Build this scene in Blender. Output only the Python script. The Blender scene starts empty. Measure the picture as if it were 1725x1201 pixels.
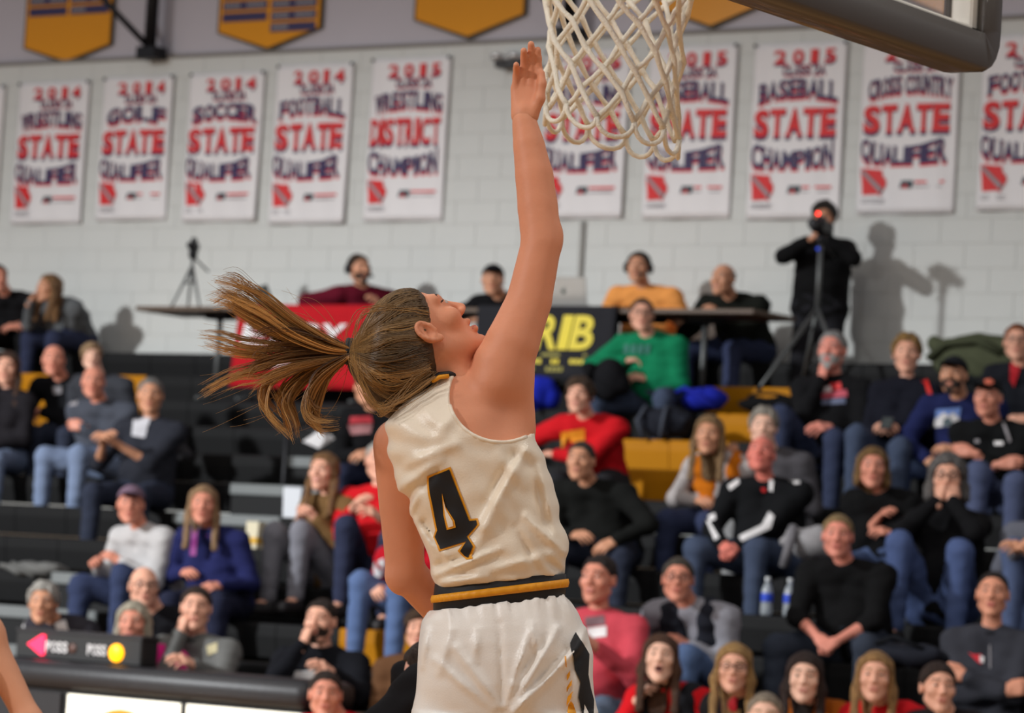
import bpy, bmesh, math, random
import numpy as np
from mathutils import Vector, Matrix
from mathutils.bvhtree import BVHTree
from mathutils.geometry import delaunay_2d_cdt

# ------------------------------------------------------------------ camera, world, lights
S = bpy.context.scene
COL = S.collection
R = math.radians
random.seed(7)
rng = np.random.default_rng(7)
W_PX, H_PX, FPX = 1725, 1201, 6000.0
PSI, CAM_Z, ROLL = R(34.5), 1.5, 0.060
TILT = math.atan(401.5 / FPX)
CAM = Vector((0, 0, CAM_Z))
F0 = Vector((-math.sin(PSI), math.cos(PSI), 0)); R0 = Vector((math.cos(PSI), math.sin(PSI), 0)); UPZ = Vector((0, 0, 1))
FWD = F0 * math.cos(TILT) + UPZ * math.sin(TILT)
U0 = UPZ * math.cos(TILT) - F0 * math.sin(TILT)
RIGHT = R0 * math.cos(ROLL) + U0 * math.sin(ROLL)
UPV = U0 * math.cos(ROLL) - R0 * math.sin(ROLL)

cd = bpy.data.cameras.new('camera'); cam = bpy.data.objects.new('camera', cd); COL.objects.link(cam)
cam.matrix_world = Matrix(((RIGHT.x, UPV.x, -FWD.x, CAM.x), (RIGHT.y, UPV.y, -FWD.y, CAM.y), (RIGHT.z, UPV.z, -FWD.z, CAM.z), (0, 0, 0, 1)))
cd.sensor_width = 36; cd.lens = FPX / W_PX * 36; cd.clip_end = 200
cd.dof.use_dof = True; cd.dof.focus_distance = 7.45; cd.dof.aperture_fstop = 6.3
S.camera = cam

S.view_settings.view_transform = 'Standard'; S.view_settings.look = 'None'
S.view_settings.gamma = 1; S.view_settings.exposure = 0.0; S.view_settings.use_curve_mapping = False

w = bpy.data.worlds.new('gym_air'); S.world = w; w.use_nodes = True
bg = w.node_tree.nodes['Background']; bg.inputs[0].default_value = (0.86, 0.85, 0.90, 1); bg.inputs[1].default_value = 0.24

def area(name, loc, target, size, power, col=(1, 1, 1), sy=None):
    l = bpy.data.lights.new(name, 'AREA'); l.energy = power; l.color = col; l.shape = 'RECTANGLE'; l.size = size; l.size_y = sy or size
    o = bpy.data.objects.new(name, l); COL.objects.link(o); o.location = loc
    o.rotation_euler = (Vector(target) - Vector(loc)).to_track_quat('-Z', 'Y').to_euler()
    return o
# ceiling fixtures of the hall, over the court and over the stands
for ix in (-16, -9, -2, 5):
    for iy in (1, 6, 12):
        area('ceiling_lamp', (ix, iy, 8.6), (ix, iy, 0), 1.3, 92, (1, 0.93, 0.85))
# two strobes clamped high in the gym corners, to the left of the camera and behind it
for az in (11.0, 24.0):
    sl = bpy.data.lights.new('strobe_lamp', 'SPOT'); sl.energy = 15500; sl.color = (0.95, 0.98, 1.0); sl.shadow_soft_size = .6; sl.spot_size = R(60); sl.spot_blend = .5
    so = bpy.data.objects.new('strobe_lamp', sl); COL.objects.link(so); so.location = (-24, -6, 10.5)
    so.rotation_euler = Vector((math.sin(R(az)) * math.cos(R(36)), math.cos(R(az)) * math.cos(R(36)), -math.sin(R(36)))).to_track_quat('-Z', 'Y').to_euler()
area('strobe_lamp', (-7.0, -0.2, 5.2), (-4.1, 6.2, 2.0), 0.5, 185, (0.97, 0.98, 1.0))

# ------------------------------------------------------------------ helpers
def ray(px, py):
    return FWD + RIGHT * ((px - W_PX / 2) / FPX) - UPV * ((py - H_PX / 2) / FPX)
def at_depth(px, py, z): return CAM + ray(px, py) * z
def at_y(px, py, Y):
    d = ray(px, py); return CAM + d * (Y / d.y)
def at_z(px, py, Z):
    d = ray(px, py); return CAM + d * ((Z - CAM_Z) / d.z)
def lin(c): return tuple(((x / 255) / 12.92 if x / 255 <= 0.04045 else ((x / 255 + 0.055) / 1.055) ** 2.4) for x in c)

MATS = {}
def mat(name, rgb, rough=0.7, var=0.0, scale=20.0, bump=0.0, bscale=60.0, metal=0.0, emit=0.0, spec=0.4, sheen=0.0, sss=0.0, trans=0.0, attr=None, alpha=1.0, coat=0.0):
    if name in MATS: return MATS[name]
    m = bpy.data.materials.new(name); m.use_nodes = True; nt = m.node_tree; b = nt.nodes['Principled BSDF']
    c = lin(rgb) + (1,)
    b.inputs['Base Color'].default_value = c; b.inputs['Roughness'].default_value = rough; b.inputs['Metallic'].default_value = metal
    b.inputs['Specular IOR Level'].default_value = spec
    if sheen: b.inputs['Sheen Weight'].default_value = sheen
    if coat: b.inputs['Coat Weight'].default_value = coat
    if sss:
        b.inputs['Subsurface Weight'].default_value = sss; b.inputs['Subsurface Radius'].default_value = (0.012, 0.005, 0.003); b.inputs['Subsurface Scale'].default_value = 1.0
    if trans: b.inputs['Transmission Weight'].default_value = trans
    if alpha < 1: b.inputs['Alpha'].default_value = alpha
    if emit:
        b.inputs['Emission Color'].default_value = c; b.inputs['Emission Strength'].default_value = emit
    if var or bump:
        tc = nt.nodes.new('ShaderNodeTexCoord')
    if var:
        n = nt.nodes.new('ShaderNodeTexNoise'); n.inputs['Scale'].default_value = scale; n.inputs['Detail'].default_value = 4
        nt.links.new(tc.outputs['Object'], n.inputs['Vector'])
        mx = nt.nodes.new('ShaderNodeMix'); mx.data_type = 'RGBA'
        mx.inputs[6].default_value = tuple(x * (1 - var) for x in c[:3]) + (1,); mx.inputs[7].default_value = tuple(min(1, x * (1 + var)) for x in c[:3]) + (1,)
        nt.links.new(n.outputs['Fac'], mx.inputs[0]); nt.links.new(mx.outputs[2], b.inputs['Base Color'])
    if attr:
        a = nt.nodes.new('ShaderNodeAttribute'); a.attribute_name = attr
        nt.links.new(a.outputs['Color'], b.inputs['Base Color'])
    if bump:
        n2 = nt.nodes.new('ShaderNodeTexNoise'); n2.inputs['Scale'].default_value = bscale; n2.inputs['Detail'].default_value = 5
        nt.links.new(tc.outputs['Object'], n2.inputs['Vector'])
        bp = nt.nodes.new('ShaderNodeBump'); bp.inputs['Strength'].default_value = bump; bp.inputs['Distance'].default_value = 0.01
        nt.links.new(n2.outputs['Fac'], bp.inputs['Height']); nt.links.new(bp.outputs['Normal'], b.inputs['Normal'])
    MATS[name] = m; return m
def cloth(rgb, kind='cloth'):
    return mat('%s_%d_%d_%d' % ((kind,) + tuple(rgb)), rgb, 0.9, 0.12, 9, 0.25, 25, sheen=0.0, spec=0.1)
def skin(rgb): return mat('skin_%d_%d_%d' % tuple(rgb), rgb, 0.5, 0.10, 12, 0.05, 90, spec=0.35)
def hairm(rgb):
    nm = 'hair_%d_%d_%d' % tuple(rgb)
    if nm in MATS: return MATS[nm]
    m = mat(nm, rgb, 0.5, spec=0.3); nt = m.node_tree; b = nt.nodes['Principled BSDF']
    tc = nt.nodes.new('ShaderNodeTexCoord'); mp = nt.nodes.new('ShaderNodeMapping'); mp.inputs['Scale'].default_value = (150, 150, 14)
    n = nt.nodes.new('ShaderNodeTexNoise'); n.inputs['Scale'].default_value = 1.0; n.inputs['Detail'].default_value = 5; n.inputs['Roughness'].default_value = .65
    nt.links.new(tc.outputs['Object'], mp.inputs['Vector']); nt.links.new(mp.outputs['Vector'], n.inputs['Vector'])
    cr = nt.nodes.new('ShaderNodeValToRGB'); c = lin(rgb); cr.color_ramp.elements[0].position = .36; cr.color_ramp.elements[1].position = .66
    cr.color_ramp.elements[0].color = tuple(x * .22 for x in c) + (1,); cr.color_ramp.elements[1].color = tuple(min(1, x * 1.15) for x in c) + (1,)
    nt.links.new(n.outputs['Fac'], cr.inputs['Fac']); nt.links.new(cr.outputs['Color'], b.inputs['Base Color'])
    bp = nt.nodes.new('ShaderNodeBump'); bp.inputs['Strength'].default_value = 1.0; bp.inputs['Distance'].default_value = 0.012
    nt.links.new(n.outputs['Fac'], bp.inputs['Height']); nt.links.new(bp.outputs['Normal'], b.inputs['Normal'])
    return m

def new_mesh(name, V, F, mats, idx=None, smooth=True):
    me = bpy.data.meshes.new(name)
    if isinstance(F, np.ndarray) and len(F):
        n = F.shape[1]
        me.vertices.add(len(V)); me.vertices.foreach_set('co', np.asarray(V, np.float32).ravel())
        me.loops.add(F.size); me.loops.foreach_set('vertex_index', F.astype(np.int32).ravel())
        me.polygons.add(len(F)); me.polygons.foreach_set('loop_start', np.arange(0, F.size, n, dtype=np.int32))
        me.polygons.foreach_set('loop_total', np.full(len(F), n, np.int32))
    else:
        me.from_pydata([tuple(v) for v in V], [], [tuple(f) for f in F])
    if not isinstance(mats, (list, tuple)): mats = [mats]
    for m in mats: me.materials.append(m)
    if idx is not None: me.polygons.foreach_set('material_index', np.asarray(idx, np.int32))
    me.polygons.foreach_set('use_smooth', np.full(len(me.polygons), bool(smooth)))
    me.update(calc_edges=True); me.validate()
    return me
def link(name, data, parent=None, loc=None, rot=None):
    o = bpy.data.objects.new(name, data); COL.objects.link(o)
    if parent: o.parent = parent
    if loc is not None: o.location = loc
    if rot is not None: o.rotation_euler = rot
    return o
def tag(o, label=None, cat=None, group=None, kind=None):
    for k, v in (('label', label), ('category', cat), ('group', group), ('kind', kind)):
        if v: o[k] = v
    return o
def empty(name, loc=(0, 0, 0), rz=0.0, label=None, cat=None, group=None):
    o = link(name, None, None, loc, (0, 0, rz)); o.empty_display_size = 0.1
    return tag(o, label, cat, group)

class MB:
    """collects simple shapes into one mesh"""
    def __init__(s): s.V = []; s.F = []; s.I = []; s.mi = 0
    def add(s, V, F):
        b = len(s.V); s.V += [tuple(v) for v in V]; s.F += [tuple(i + b for i in f) for f in F]; s.I += [s.mi] * len(F); return s
    def box(s, lo, hi, ch=0.0, M=None):
        bm = bmesh.new(); bmesh.ops.create_cube(bm, size=1)
        lo = Vector(lo); hi = Vector(hi); d = hi - lo; c = (hi + lo) / 2
        for v in bm.verts: v.co = Vector((v.co.x * d.x, v.co.y * d.y, v.co.z * d.z)) + c
        if ch: bmesh.ops.bevel(bm, geom=bm.edges[:], offset=ch, segments=2 if ch > 0.012 else 1, affect='EDGES', profile=0.5)
        if M is not None: bm.transform(M)
        bm.verts.ensure_lookup_table(); bm.verts.index_update()
        s.add([v.co[:] for v in bm.verts], [[v.index for v in f.verts] for f in bm.faces]); bm.free(); return s
    def tube(s, pts, r, n=8, caps=True):
        pts = [Vector(p) for p in pts]; rs = r if isinstance(r, (list, tuple)) else [r] * len(pts)
        V = []; F = []; prev = None
        for i, p in enumerate(pts):
            t = (pts[min(i + 1, len(pts) - 1)] - pts[max(i - 1, 0)]).normalized()
            if prev is None:
                a = t.orthogonal().normalized()
            else:
                a = (prev - t * prev.dot(t)); a = a.normalized() if a.length > 1e-6 else t.orthogonal().normalized()
            prev = a; b = t.cross(a)
            for k in range(n):
                th = 2 * math.pi * k / n; V.append(p + (a * math.cos(th) + b * math.sin(th)) * rs[i])
        for i in range(len(pts) - 1):
            for k in range(n):
                F.append((i * n + k, i * n + (k + 1) % n, (i + 1) * n + (k + 1) % n, (i + 1) * n + k))
        if caps: F.append(tuple(range(n))[::-1]); F.append(tuple((len(pts) - 1) * n + k for k in range(n)))
        return s.add(V, F)
    def lathe(s, prof, n=16, c=(0, 0, 0)):
        V = []; F = []
        for (r, z) in prof:
            for k in range(n):
                th = 2 * math.pi * k / n; V.append((c[0] + r * math.cos(th), c[1] + r * math.sin(th), c[2] + z))
        for i in range(len(prof) - 1):
            for k in range(n): F.append((i * n + k, i * n + (k + 1) % n, (i + 1) * n + (k + 1) % n, (i + 1) * n + k))
        F.append(tuple(range(n))[::-1]); F.append(tuple((len(prof) - 1) * n + k for k in range(n)))
        return s.add(V, F)
    def prism(s, poly, y0, y1):
        """polygon in (x,z), extruded along y"""
        n = len(poly); V = [(x, y0, z) for x, z in poly] + [(x, y1, z) for x, z in poly]
        F = [tuple(range(n)), tuple(range(2 * n - 1, n - 1, -1))] + [(i, i + n, (i + 1) % n + n, (i + 1) % n) for i in range(n)]
        return s.add(V, F)
    def mesh(s, name, mats, smooth=False): return new_mesh(name, s.V, s.F, mats, s.I, smooth)
    def build(s, name, mats, parent=None, smooth=False, loc=None, rot=None): return link(name, s.mesh(name, mats, smooth), parent, loc, rot)

# ------------------------------------------------------------------ signed-distance modelling for bodies and clothes
class SDF:
    def __init__(s, lo, hi, v):
        s.v = v; s.lo = np.asarray(lo, np.float32) - 2 * v; n = np.ceil((np.asarray(hi) + 2 * v - s.lo) / v).astype(int) + 1
        s.n = n; s.D = np.full(n, 1.0, np.float32); s.ax = [s.lo[i] + v * np.arange(n[i], dtype=np.float32) for i in range(3)]
    def blk(s, lo, hi):
        sl = []
        for i in range(3):
            a = int(max(0, math.floor((lo[i] - s.lo[i]) / s.v))); b = int(min(s.n[i], math.ceil((hi[i] - s.lo[i]) / s.v) + 1))
            if b <= a: return None, None
            sl.append(slice(a, b))
        return tuple(sl), (s.ax[0][sl[0]][:, None, None], s.ax[1][sl[1]][None, :, None], s.ax[2][sl[2]][None, None, :])
    def comb(s, sl, d, k, op):
        D = s.D[sl]
        if op == 's': D = -D
        if k > 1e-6:
            h = np.clip(0.5 + 0.5 * (D - d) / k, 0, 1); r = D + (d - D) * h - k * h * (1 - h)
        else: r = np.minimum(D, d)
        s.D[sl] = -r if op == 's' else r
    def rc(s, a, b, ra, rb, k=0.02, op='u'):
        a = np.asarray(a, np.float32); b = np.asarray(b, np.float32); m = k + 2.5 * s.v; rm = max(ra, rb)
        sl, X = s.blk(np.minimum(a, b) - rm - m, np.maximum(a, b) + rm + m)
        if sl is None: return s
        ba = b - a; L = max(float(ba @ ba), 1e-9); p = [X[i] - a[i] for i in range(3)]
        h = np.clip((p[0] * ba[0] + p[1] * ba[1] + p[2] * ba[2]) / L, 0, 1)
        d = np.sqrt((p[0] - h * ba[0]) ** 2 + (p[1] - h * ba[1]) ** 2 + (p[2] - h * ba[2]) ** 2) - (ra + (rb - ra) * h)
        s.comb(sl, d, k, op); return s
    def el(s, c, r, k=0.02, op='u', Rm=None):
        c = np.asarray(c, np.float32); r = np.asarray(r, np.float32); m = k + 2.5 * s.v; e = r if Rm is None else np.full(3, r.max())
        sl, X = s.blk(c - e - m, c + e + m)
        if sl is None: return s
        p = [X[i] - c[i] for i in range(3)]
        if Rm is not None: p = [Rm[0][j] * p[0] + Rm[1][j] * p[1] + Rm[2][j] * p[2] for j in range(3)]
        k0 = np.sqrt((p[0] / r[0]) ** 2 + (p[1] / r[1]) ** 2 + (p[2] / r[2]) ** 2)
        k1 = np.sqrt((p[0] / r[0] ** 2) ** 2 + (p[1] / r[1] ** 2) ** 2 + (p[2] / r[2] ** 2) ** 2) + 1e-6
        s.comb(sl, k0 * (k0 - 1) / k1, k, op); return s
    def plane(s, p, n, k=0.0):
        """keep the side the normal points away from"""
        X = (s.ax[0][:, None, None], s.ax[1][None, :, None], s.ax[2][None, None, :]); n = np.asarray(n, float); n = n / np.linalg.norm(n)
        d = (X[0] - p[0]) * n[0] + (X[1] - p[1]) * n[1] + (X[2] - p[2]) * n[2]
        s.D = np.maximum(s.D, d.astype(np.float32)); return s
    def loft(s, rows, k=0.02, op='u', e=2.4, slope=(0, 0)):
        """rows: (z, x0, x1, yc, b) ordered by z; superellipse sections; slope tilts the sections"""
        rows = sorted(rows); z, x0, x1, yc, b = [np.array(c, np.float32) for c in zip(*rows)]
        m = k + 2.5 * s.v + 0.05
        sl, X = s.blk((x0.min() - m, (yc - b).min() - m, z[0] - m), (x1.max() + m, (yc + b).max() + m, z[-1] + m))
        zz = X[2] + slope[0] * X[0] + slope[1] * X[1]
        zi = np.clip(zz, z[0], z[-1])
        cx = np.interp(zi, z, (x0 + x1) / 2); ax = np.interp(zi, z, (x1 - x0) / 2); cy = np.interp(zi, z, yc); bb = np.interp(zi, z, b)
        q = (np.abs((X[0] - cx) / ax) ** e + np.abs((X[1] - cy) / bb) ** e) ** (1 / e)
        d = (q - 1) * np.minimum(ax, bb); d = np.maximum(d, np.maximum(zz - z[-1], z[0] - zz)).astype(np.float32)
        s.comb(sl, d, k, op); return s
    def disp(s, fn):
        X = (s.ax[0][:, None, None], s.ax[1][None, :, None], s.ax[2][None, None, :]); s.D = (s.D + fn(*X)).astype(np.float32); return s
    def mesh(s):
        D = s.D; v = s.v; I = D < 0; c = I[:-1, :-1, :-1].astype(np.int8)
        for dx in (0, 1):
            for dy in (0, 1):
                for dz in (0, 1):
                    if dx + dy + dz: c = c + I[dx:I.shape[0] - 1 + dx, dy:I.shape[1] - 1 + dy, dz:I.shape[2] - 1 + dz]
        mask = (c > 0) & (c < 8); ijk = np.argwhere(mask); ids = np.full(mask.shape, -1, np.int32); ids[mask] = np.arange(len(ijk))
        P = np.zeros((len(ijk), 3), np.float32); N = np.zeros(len(ijk), np.float32); i, j, k = ijk.T
        C = {}
        for dx in (0, 1):
            for dy in (0, 1):
                for dz in (0, 1): C[dx, dy, dz] = D[i + dx, j + dy, k + dz]
        for a in range(3):
            for u in (0, 1):
                for w_ in (0, 1):
                    o0 = [0, 0, 0]; oth = [q for q in range(3) if q != a]; o0[oth[0]] = u; o0[oth[1]] = w_; o1 = list(o0); o1[a] = 1
                    d0 = C[tuple(o0)]; d1 = C[tuple(o1)]; cr = (d0 < 0) != (d1 < 0)
                    t = np.where(cr, d0 / np.where(cr, d0 - d1, 1), 0)
                    for q in range(3): P[:, q] += np.where(cr, o0[q] + (t if q == a else 0), 0)
                    N += cr
        P = (P / N[:, None] + ijk) * v + s.lo
        Q = []
        for a in range(3):
            b, e = (a + 1) % 3, (a + 2) % 3
            s0 = [slice(None)] * 3; s1 = [slice(None)] * 3; s0[a] = slice(0, -1); s1[a] = slice(1, None)
            A = I[tuple(s0)]; B = I[tuple(s1)]; E = np.argwhere(A != B)
            ok = (E[:, b] > 0) & (E[:, e] > 0) & (E[:, b] < mask.shape[b]) & (E[:, e] < mask.shape[e]); E = E[ok]
            sign = A[tuple(E.T)]
            def cell(db, de):
                x = E.copy(); x[:, b] -= db; x[:, e] -= de; return ids[tuple(x.T)]
            q = np.stack([cell(1, 1), cell(0, 1), cell(0, 0), cell(1, 0)], 1); q[~sign] = q[~sign][:, ::-1]; Q.append(q)
        return P, np.concatenate(Q)

def smooth_mesh(V, F, it=1, lam=0.5):
    V = V.copy(); n = len(V)
    a = np.concatenate([F[:, i] for i in range(4)]); b = np.concatenate([F[:, (i + 1) % 4] for i in range(4)])
    cnt = np.bincount(a, minlength=n) + np.bincount(b, minlength=n)
    for _ in range(it):
        A = np.stack([np.bincount(a, V[b, q], n) + np.bincount(b, V[a, q], n) for q in range(3)], 1) / np.maximum(cnt, 1)[:, None]
        V = V + (A - V) * lam
    return V.astype(np.float32)

# ------------------------------------------------------------------ head and hand shapes (head: faces -y, origin between the ears)
def head_sdf(v, fem=False, opened=0.0, neck=True):
    g = SDF((-.115, -.135, -.20), (.115, .12, .135), v)
    j = 0.92 if fem else 1.0
    g.el((0, .012, .035), (.076, .096, .083), .0); g.el((0, -.030, -.028), (.061 * j, .062, .084), .03)
    for sx in (-1, 1):
        g.rc((sx * .048 * j, .0, -.052), (sx * .014, -.066, -.098 - opened * .012), .024 * j, .018, .025)
        g.el((sx * .043, -.060, -.018), (.024, .026, .022), .02)
        g.rc((sx * .045, -.070, .034), (sx * .010, -.086, .030), .012, .012, .015)
    g.el((0, -.074, -.100 - opened * .012), (.020 * j, .018, .018), .018)
    g.rc((0, -.086, .022), (0, -.110, -.022), .0085, .0125 * (0.9 if fem else 1), .012)
    for sx in (-1, 1):
        g.el((sx * .012, -.100, -.027), (.009, .012, .008), .006)
        g.el((sx * .031, -.103, .011), (.019, .017, .012), .010, 's'); g.el((sx * .031, -.078, .011), (.0135, .0135, .0125), .002)
        g.el((sx * .079, .010, .002), (.010, .020, .031), .006, 'u'); g.el((sx * .088, .004, .004), (.006, .011, .018), .005, 's')
    g.rc((-.016, -.090, -.052), (.016, -.090, -.052), .0075, .0075, .007)
    if opened: g.el((0, -.099, -.062 - opened * .004), (.018, .018, .004 + .010 * opened), .004, 's')
    else: g.rc((-.022, -.099, -.0585), (.022, -.099, -.0585), .002, .002, .004, 's')
    z2 = -.066 - opened * .014
    g.rc((-.013, -.089, z2), (.013, -.089, z2), .0085, .0085, .007)
    if neck:
        r = .046 if fem else .055
        g.rc((0, .022, -.05), (0, .034, -.175), r, r + .004, .03)
    return g
def head_mesh(v, fem=False, opened=0.0):
    V, F = head_sdf(v, fem, opened, False).mesh()
    C = V[F].mean(1); x, y, z = np.abs(C[:, 0]), C[:, 1], C[:, 2]
    idx = np.zeros(len(F), int)                                    # 0 skin 1 lip 2 eye white 3 iris 4 brow 5 mouth
    lip = ((x / .023) ** 2 + ((z + .059 + opened * .006) / (.0125 + opened * .008)) ** 2 < 1) & (y < -.078); idx[lip] = 1
    if opened: idx[((x / .018) ** 2 + ((z + .062 + opened * .004) / (.004 + opened * .009)) ** 2 < 1) & (y < -.06) & (y > -.097)] = 5
    e = ((x - .031) ** 2 / .0115 ** 2 + (z - .011) ** 2 / .0060 ** 2 < 1) & (y < -.07) & (y > -.095); idx[e] = 2
    idx[e & ((x - .031) ** 2 + (z - .011) ** 2 < .0070 ** 2)] = 3
    idx[(z > .031) & (z < .0395) & (x > .014) & (x < .052) & (y < -.055)] = 4
    return V, F, idx

CURL = {'relax': (22, 34, 22), 'flat': (4, 6, 5), 'fist': (72, 92, 55), 'grip': (48, 62, 40), 'reach': (10, 6, 4)}
def hand_mesh(v, curl, spread=1.0, thumb_in=False):
    c = [R(a) for a in CURL[curl]]
    g = SDF((-.05, -.07, -.11), (.22, .09, .05), v)
    ky = (.030, .010, -.010, -.029); kx = (.088, .092, .088, .080)
    g.rc((-.035, 0, 0), (.02, .0, 0), .025, .026, .0)
    for i in range(4): g.rc((.012, ky[i] * .62, 0), (kx[i], ky[i], .002), .0165, .0125, .012)
    L = ((.042, .027, .020), (.047, .031, .021), (.043, .028, .020), (.033, .021, .018)); rr = (.0095, .0098, .0092, .0082) if curl != 'reach' else (.0112, .0115, .0110, .0100)
    g.D  # palm done; fingers kept apart by a small blend
    for i in range(4):
        p = np.array((kx[i] - .004, ky[i], .0)); a = 0; lat = (ky[i] * .10 / .03) * spread * (0.7 if curl in ('flat', 'relax') else 1.0 if curl == 'reach' else 0.15)
        for q in range(3):
            a += c[q] * ((1, 1.3, 1.8, 2.5)[i] if curl == 'reach' else 1 + .07 * i)
            d = np.array((math.cos(a), lat, -math.sin(a))); d /= np.linalg.norm(d); e = p + d * L[i][q]
            g.rc(p, e, rr[i] * (1 - .07 * q), rr[i] * (.94 - .09 * q), .004); p = e
    fold = 1 if curl in ('fist', 'grip') else 0
    if thumb_in:
        for p_, q_, r1, r2 in (((.012, .020, -.006), (.052, .038, -.014), .016, .013), ((.052, .038, -.014), (.088, .041, -.016), .0125, .0105), ((.088, .041, -.016), (.114, .038, -.014), .0105, .0085)): g.rc(p_, q_, r1, r2, .008)
        return g.mesh()
    g.rc((.012, .020, -.006), (.048, .043, -.018 - .012 * fold), .016, .013, .012)
    g.rc((.048, .043, -.018 - .012 * fold), (.080, .046 - .020 * fold, -.024 - .022 * fold), .0125, .0105, .006)
    g.rc((.080, .046 - .020 * fold, -.024 - .022 * fold), (.104, .044 - .030 * fold, -.026 - .024 * fold), .0105, .0085, .004)
    return g.mesh()

HEADS = {}; HANDS = {}
def get_head(fem, op):
    k = (fem, op)
    if k not in HEADS: HEADS[k] = head_mesh(.0066, fem, 1.0 if op else 0.0)
    return HEADS[k]
def get_hand(c):
    if c not in HANDS: HANDS[c] = hand_mesh(.0068, c)
    return HANDS[c]

# hair, hats and other head wear in head space, made once and shared
def hair_shell(kind):
    v = .0055 if kind not in ('long', 'longwave') else .007
    g = SDF((-.15, -.17, -.36), (.15, .17, .19), v)
    infl = {'short': .0075, 'balding': .004, 'curly': .017, 'bob': .014, 'long': .012, 'longwave': .016, 'cap': .012, 'ponytail': .010, 'boy': .018, 'curlylong': .022, 'buzz': .005}[kind]
    g.el((0, .014, .037), (.076 + infl, .098 + infl, .084 + infl), 0)
    if kind == 'boy': g.el((0, -.05, .085), (.062, .05, .034), .02)
    slope = .70; X = (g.ax[0][:, None, None], g.ax[1][None, :, None], g.ax[2][None, None, :])
    base = {'short': .026, 'buzz': .040, 'boy': .004, 'curly': .018, 'balding': .018, 'long': .020, 'longwave': .018, 'bob': .018, 'curlylong': .014, 'ponytail': .022}.get(kind, .006)
    hl = base - slope * X[1] - 0 * X[0] - .018 * np.clip((np.abs(X[0]) - .03) / .04, 0, 1) + 0 * X[2]
    if kind == 'balding': g.D = np.maximum(g.D, np.maximum(hl - X[2], np.maximum(X[2] - .062 + .25 * (.05 - X[1]), -.01 - X[1]))).astype(np.float32)
    elif kind == 'cap':
        g.D = np.maximum(g.D, np.broadcast_to(np.maximum(.045 - .15 * X[1] - X[2], -1), g.D.shape)).astype(np.float32)
        g.el((0, -.128, .058), (.066, .070, .010), .008)
    else: g.D = np.maximum(g.D, (hl - X[2]) * .8).astype(np.float32)
    if kind in ('bob', 'curlylong'):
        rr = .030 if kind == 'bob' else .040
        for sx in (-1, 1):
            g.rc((sx * .066, .010, .05), (sx * .082, .012, -.075), .022, rr, .025); g.rc((sx * .06, .045, .0), (sx * .055, .06, -.085), .04, rr, .03)
        g.rc((0, .06, .02), (0, .075, -.085), .06, .05, .03)
    if kind in ('long', 'longwave'):
        for sx in (-1, 1):
            g.rc((sx * .062, -.010, .065), (sx * .083, .0, -.06), .018, .026, .025); g.rc((sx * .083, .0, -.06), (sx * .088, -.035, -.26), .028, .020, .02)
        g.rc((0, .05, .03), (0, .085, -.10), .07, .06, .03); g.rc((0, .085, -.10), (0, .095, -.22), .06, .045, .02)
    if kind in ('long', 'longwave', 'bob', 'curlylong'): g.rc((0, .0, -.105), (0, .03, -.36), .068, .085, .01, 's')
    if kind == 'ponytail': g.rc((0, .11, .03), (0, .15, -.10), .026, .018, .02)
    amp, fr = {'curly': (.011, 100), 'curlylong': (.010, 85), 'longwave': (.005, 60)}.get(kind, {'short': (.005, 95), 'boy': (.008, 80), 'bob': (.005, 90), 'long': (.004, 90)}.get(kind, (.002, 130)) if kind != 'cap' else (0, 1))
    if amp: g.disp(lambda x, y, z: amp * (np.sin(fr * x + 1.3 * np.sin(fr * .6 * z)) * np.sin(fr * y + 2) + np.sin(fr * .8 * z + fr * .5 * y)) * .5)
    return g.mesh()
SHELLS = {}
def shell_mesh(kind):
    if kind not in SHELLS:
        V, F = hair_shell(kind); SHELLS[kind] = new_mesh('hair_' + kind, V, F, hairm((90, 70, 50)))
    return SHELLS[kind]
def beard_mesh():
    if 'beard' in SHELLS: return SHELLS['beard']
    g = SDF((-.09, -.13, -.15), (.09, .06, .0), .005)
    g.el((0, -.030, -.034), (.066, .068, .086), 0); g.el((0, -.074, -.102), (.026, .024, .024), .02)
    X = (g.ax[0][:, None, None], g.ax[1][None, :, None], g.ax[2][None, None, :])
    g.D = np.maximum(g.D, X[2] + .032 + .18 * (X[1] + .03) + 0 * X[0]).astype(np.float32)
    g.el((0, -.104, -.059), (.024, .03, .011), .004, 's')
    V, F = g.mesh(); SHELLS['beard'] = new_mesh('beard', V, F, hairm((120, 115, 110))); return SHELLS['beard']
def glasses_mesh():
    if 'glasses' in SHELLS: return SHELLS['glasses']
    m = MB()
    for sx in (-1, 1):
        m.tube([(sx * .032 + .023 * math.cos(a), -.104 - .004 * abs(math.cos(a)), .008 + .017 * math.sin(a)) for a in np.linspace(0, 2 * math.pi, 13)], .0024, 5, False)
        m.tube([(sx * .054, -.102, .012), (sx * .072, -.09, .013), (sx * .082, .0, .010)], .0022, 5)
    m.tube([(-.010, -.108, .012), (.010, -.108, .012)], .0022, 5)
    SHELLS['glasses'] = m.mesh('glasses', mat('glasses_frame', (35, 28, 26), .3), True); return SHELLS['glasses']
def headset_mesh():
    if 'headset' in SHELLS: return SHELLS['headset']
    m = MB()
    m.tube([(.092 * math.cos(a), .012, .02 + .105 * math.sin(a)) for a in np.linspace(0, math.pi, 13)], .009, 6)
    for sx in (-1, 1): m.box((sx * .094 - .016, -.024, -.034), (sx * .094 + .016, .044, .040), .012)
    m.tube([(.10, -.01, -.02), (.095, -.07, -.05), (.05, -.115, -.062)], .0045, 5); m.box((.028, -.124, -.07), (.056, -.106, -.052), .005)
    SHELLS['headset'] = m.mesh('headset', mat('headset_black', (22, 22, 25), .5), True); return SHELLS['headset']
# ------------------------------------------------------------------ setting numbers (metres)
WALL_Y = 22.25
ROW_F = [21.70 - .58 * k for k in range(14)]        # front edge of each bleacher row
ROW_H = [3.25 - .222 * k for k in range(14)]        # seat height of each row

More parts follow.
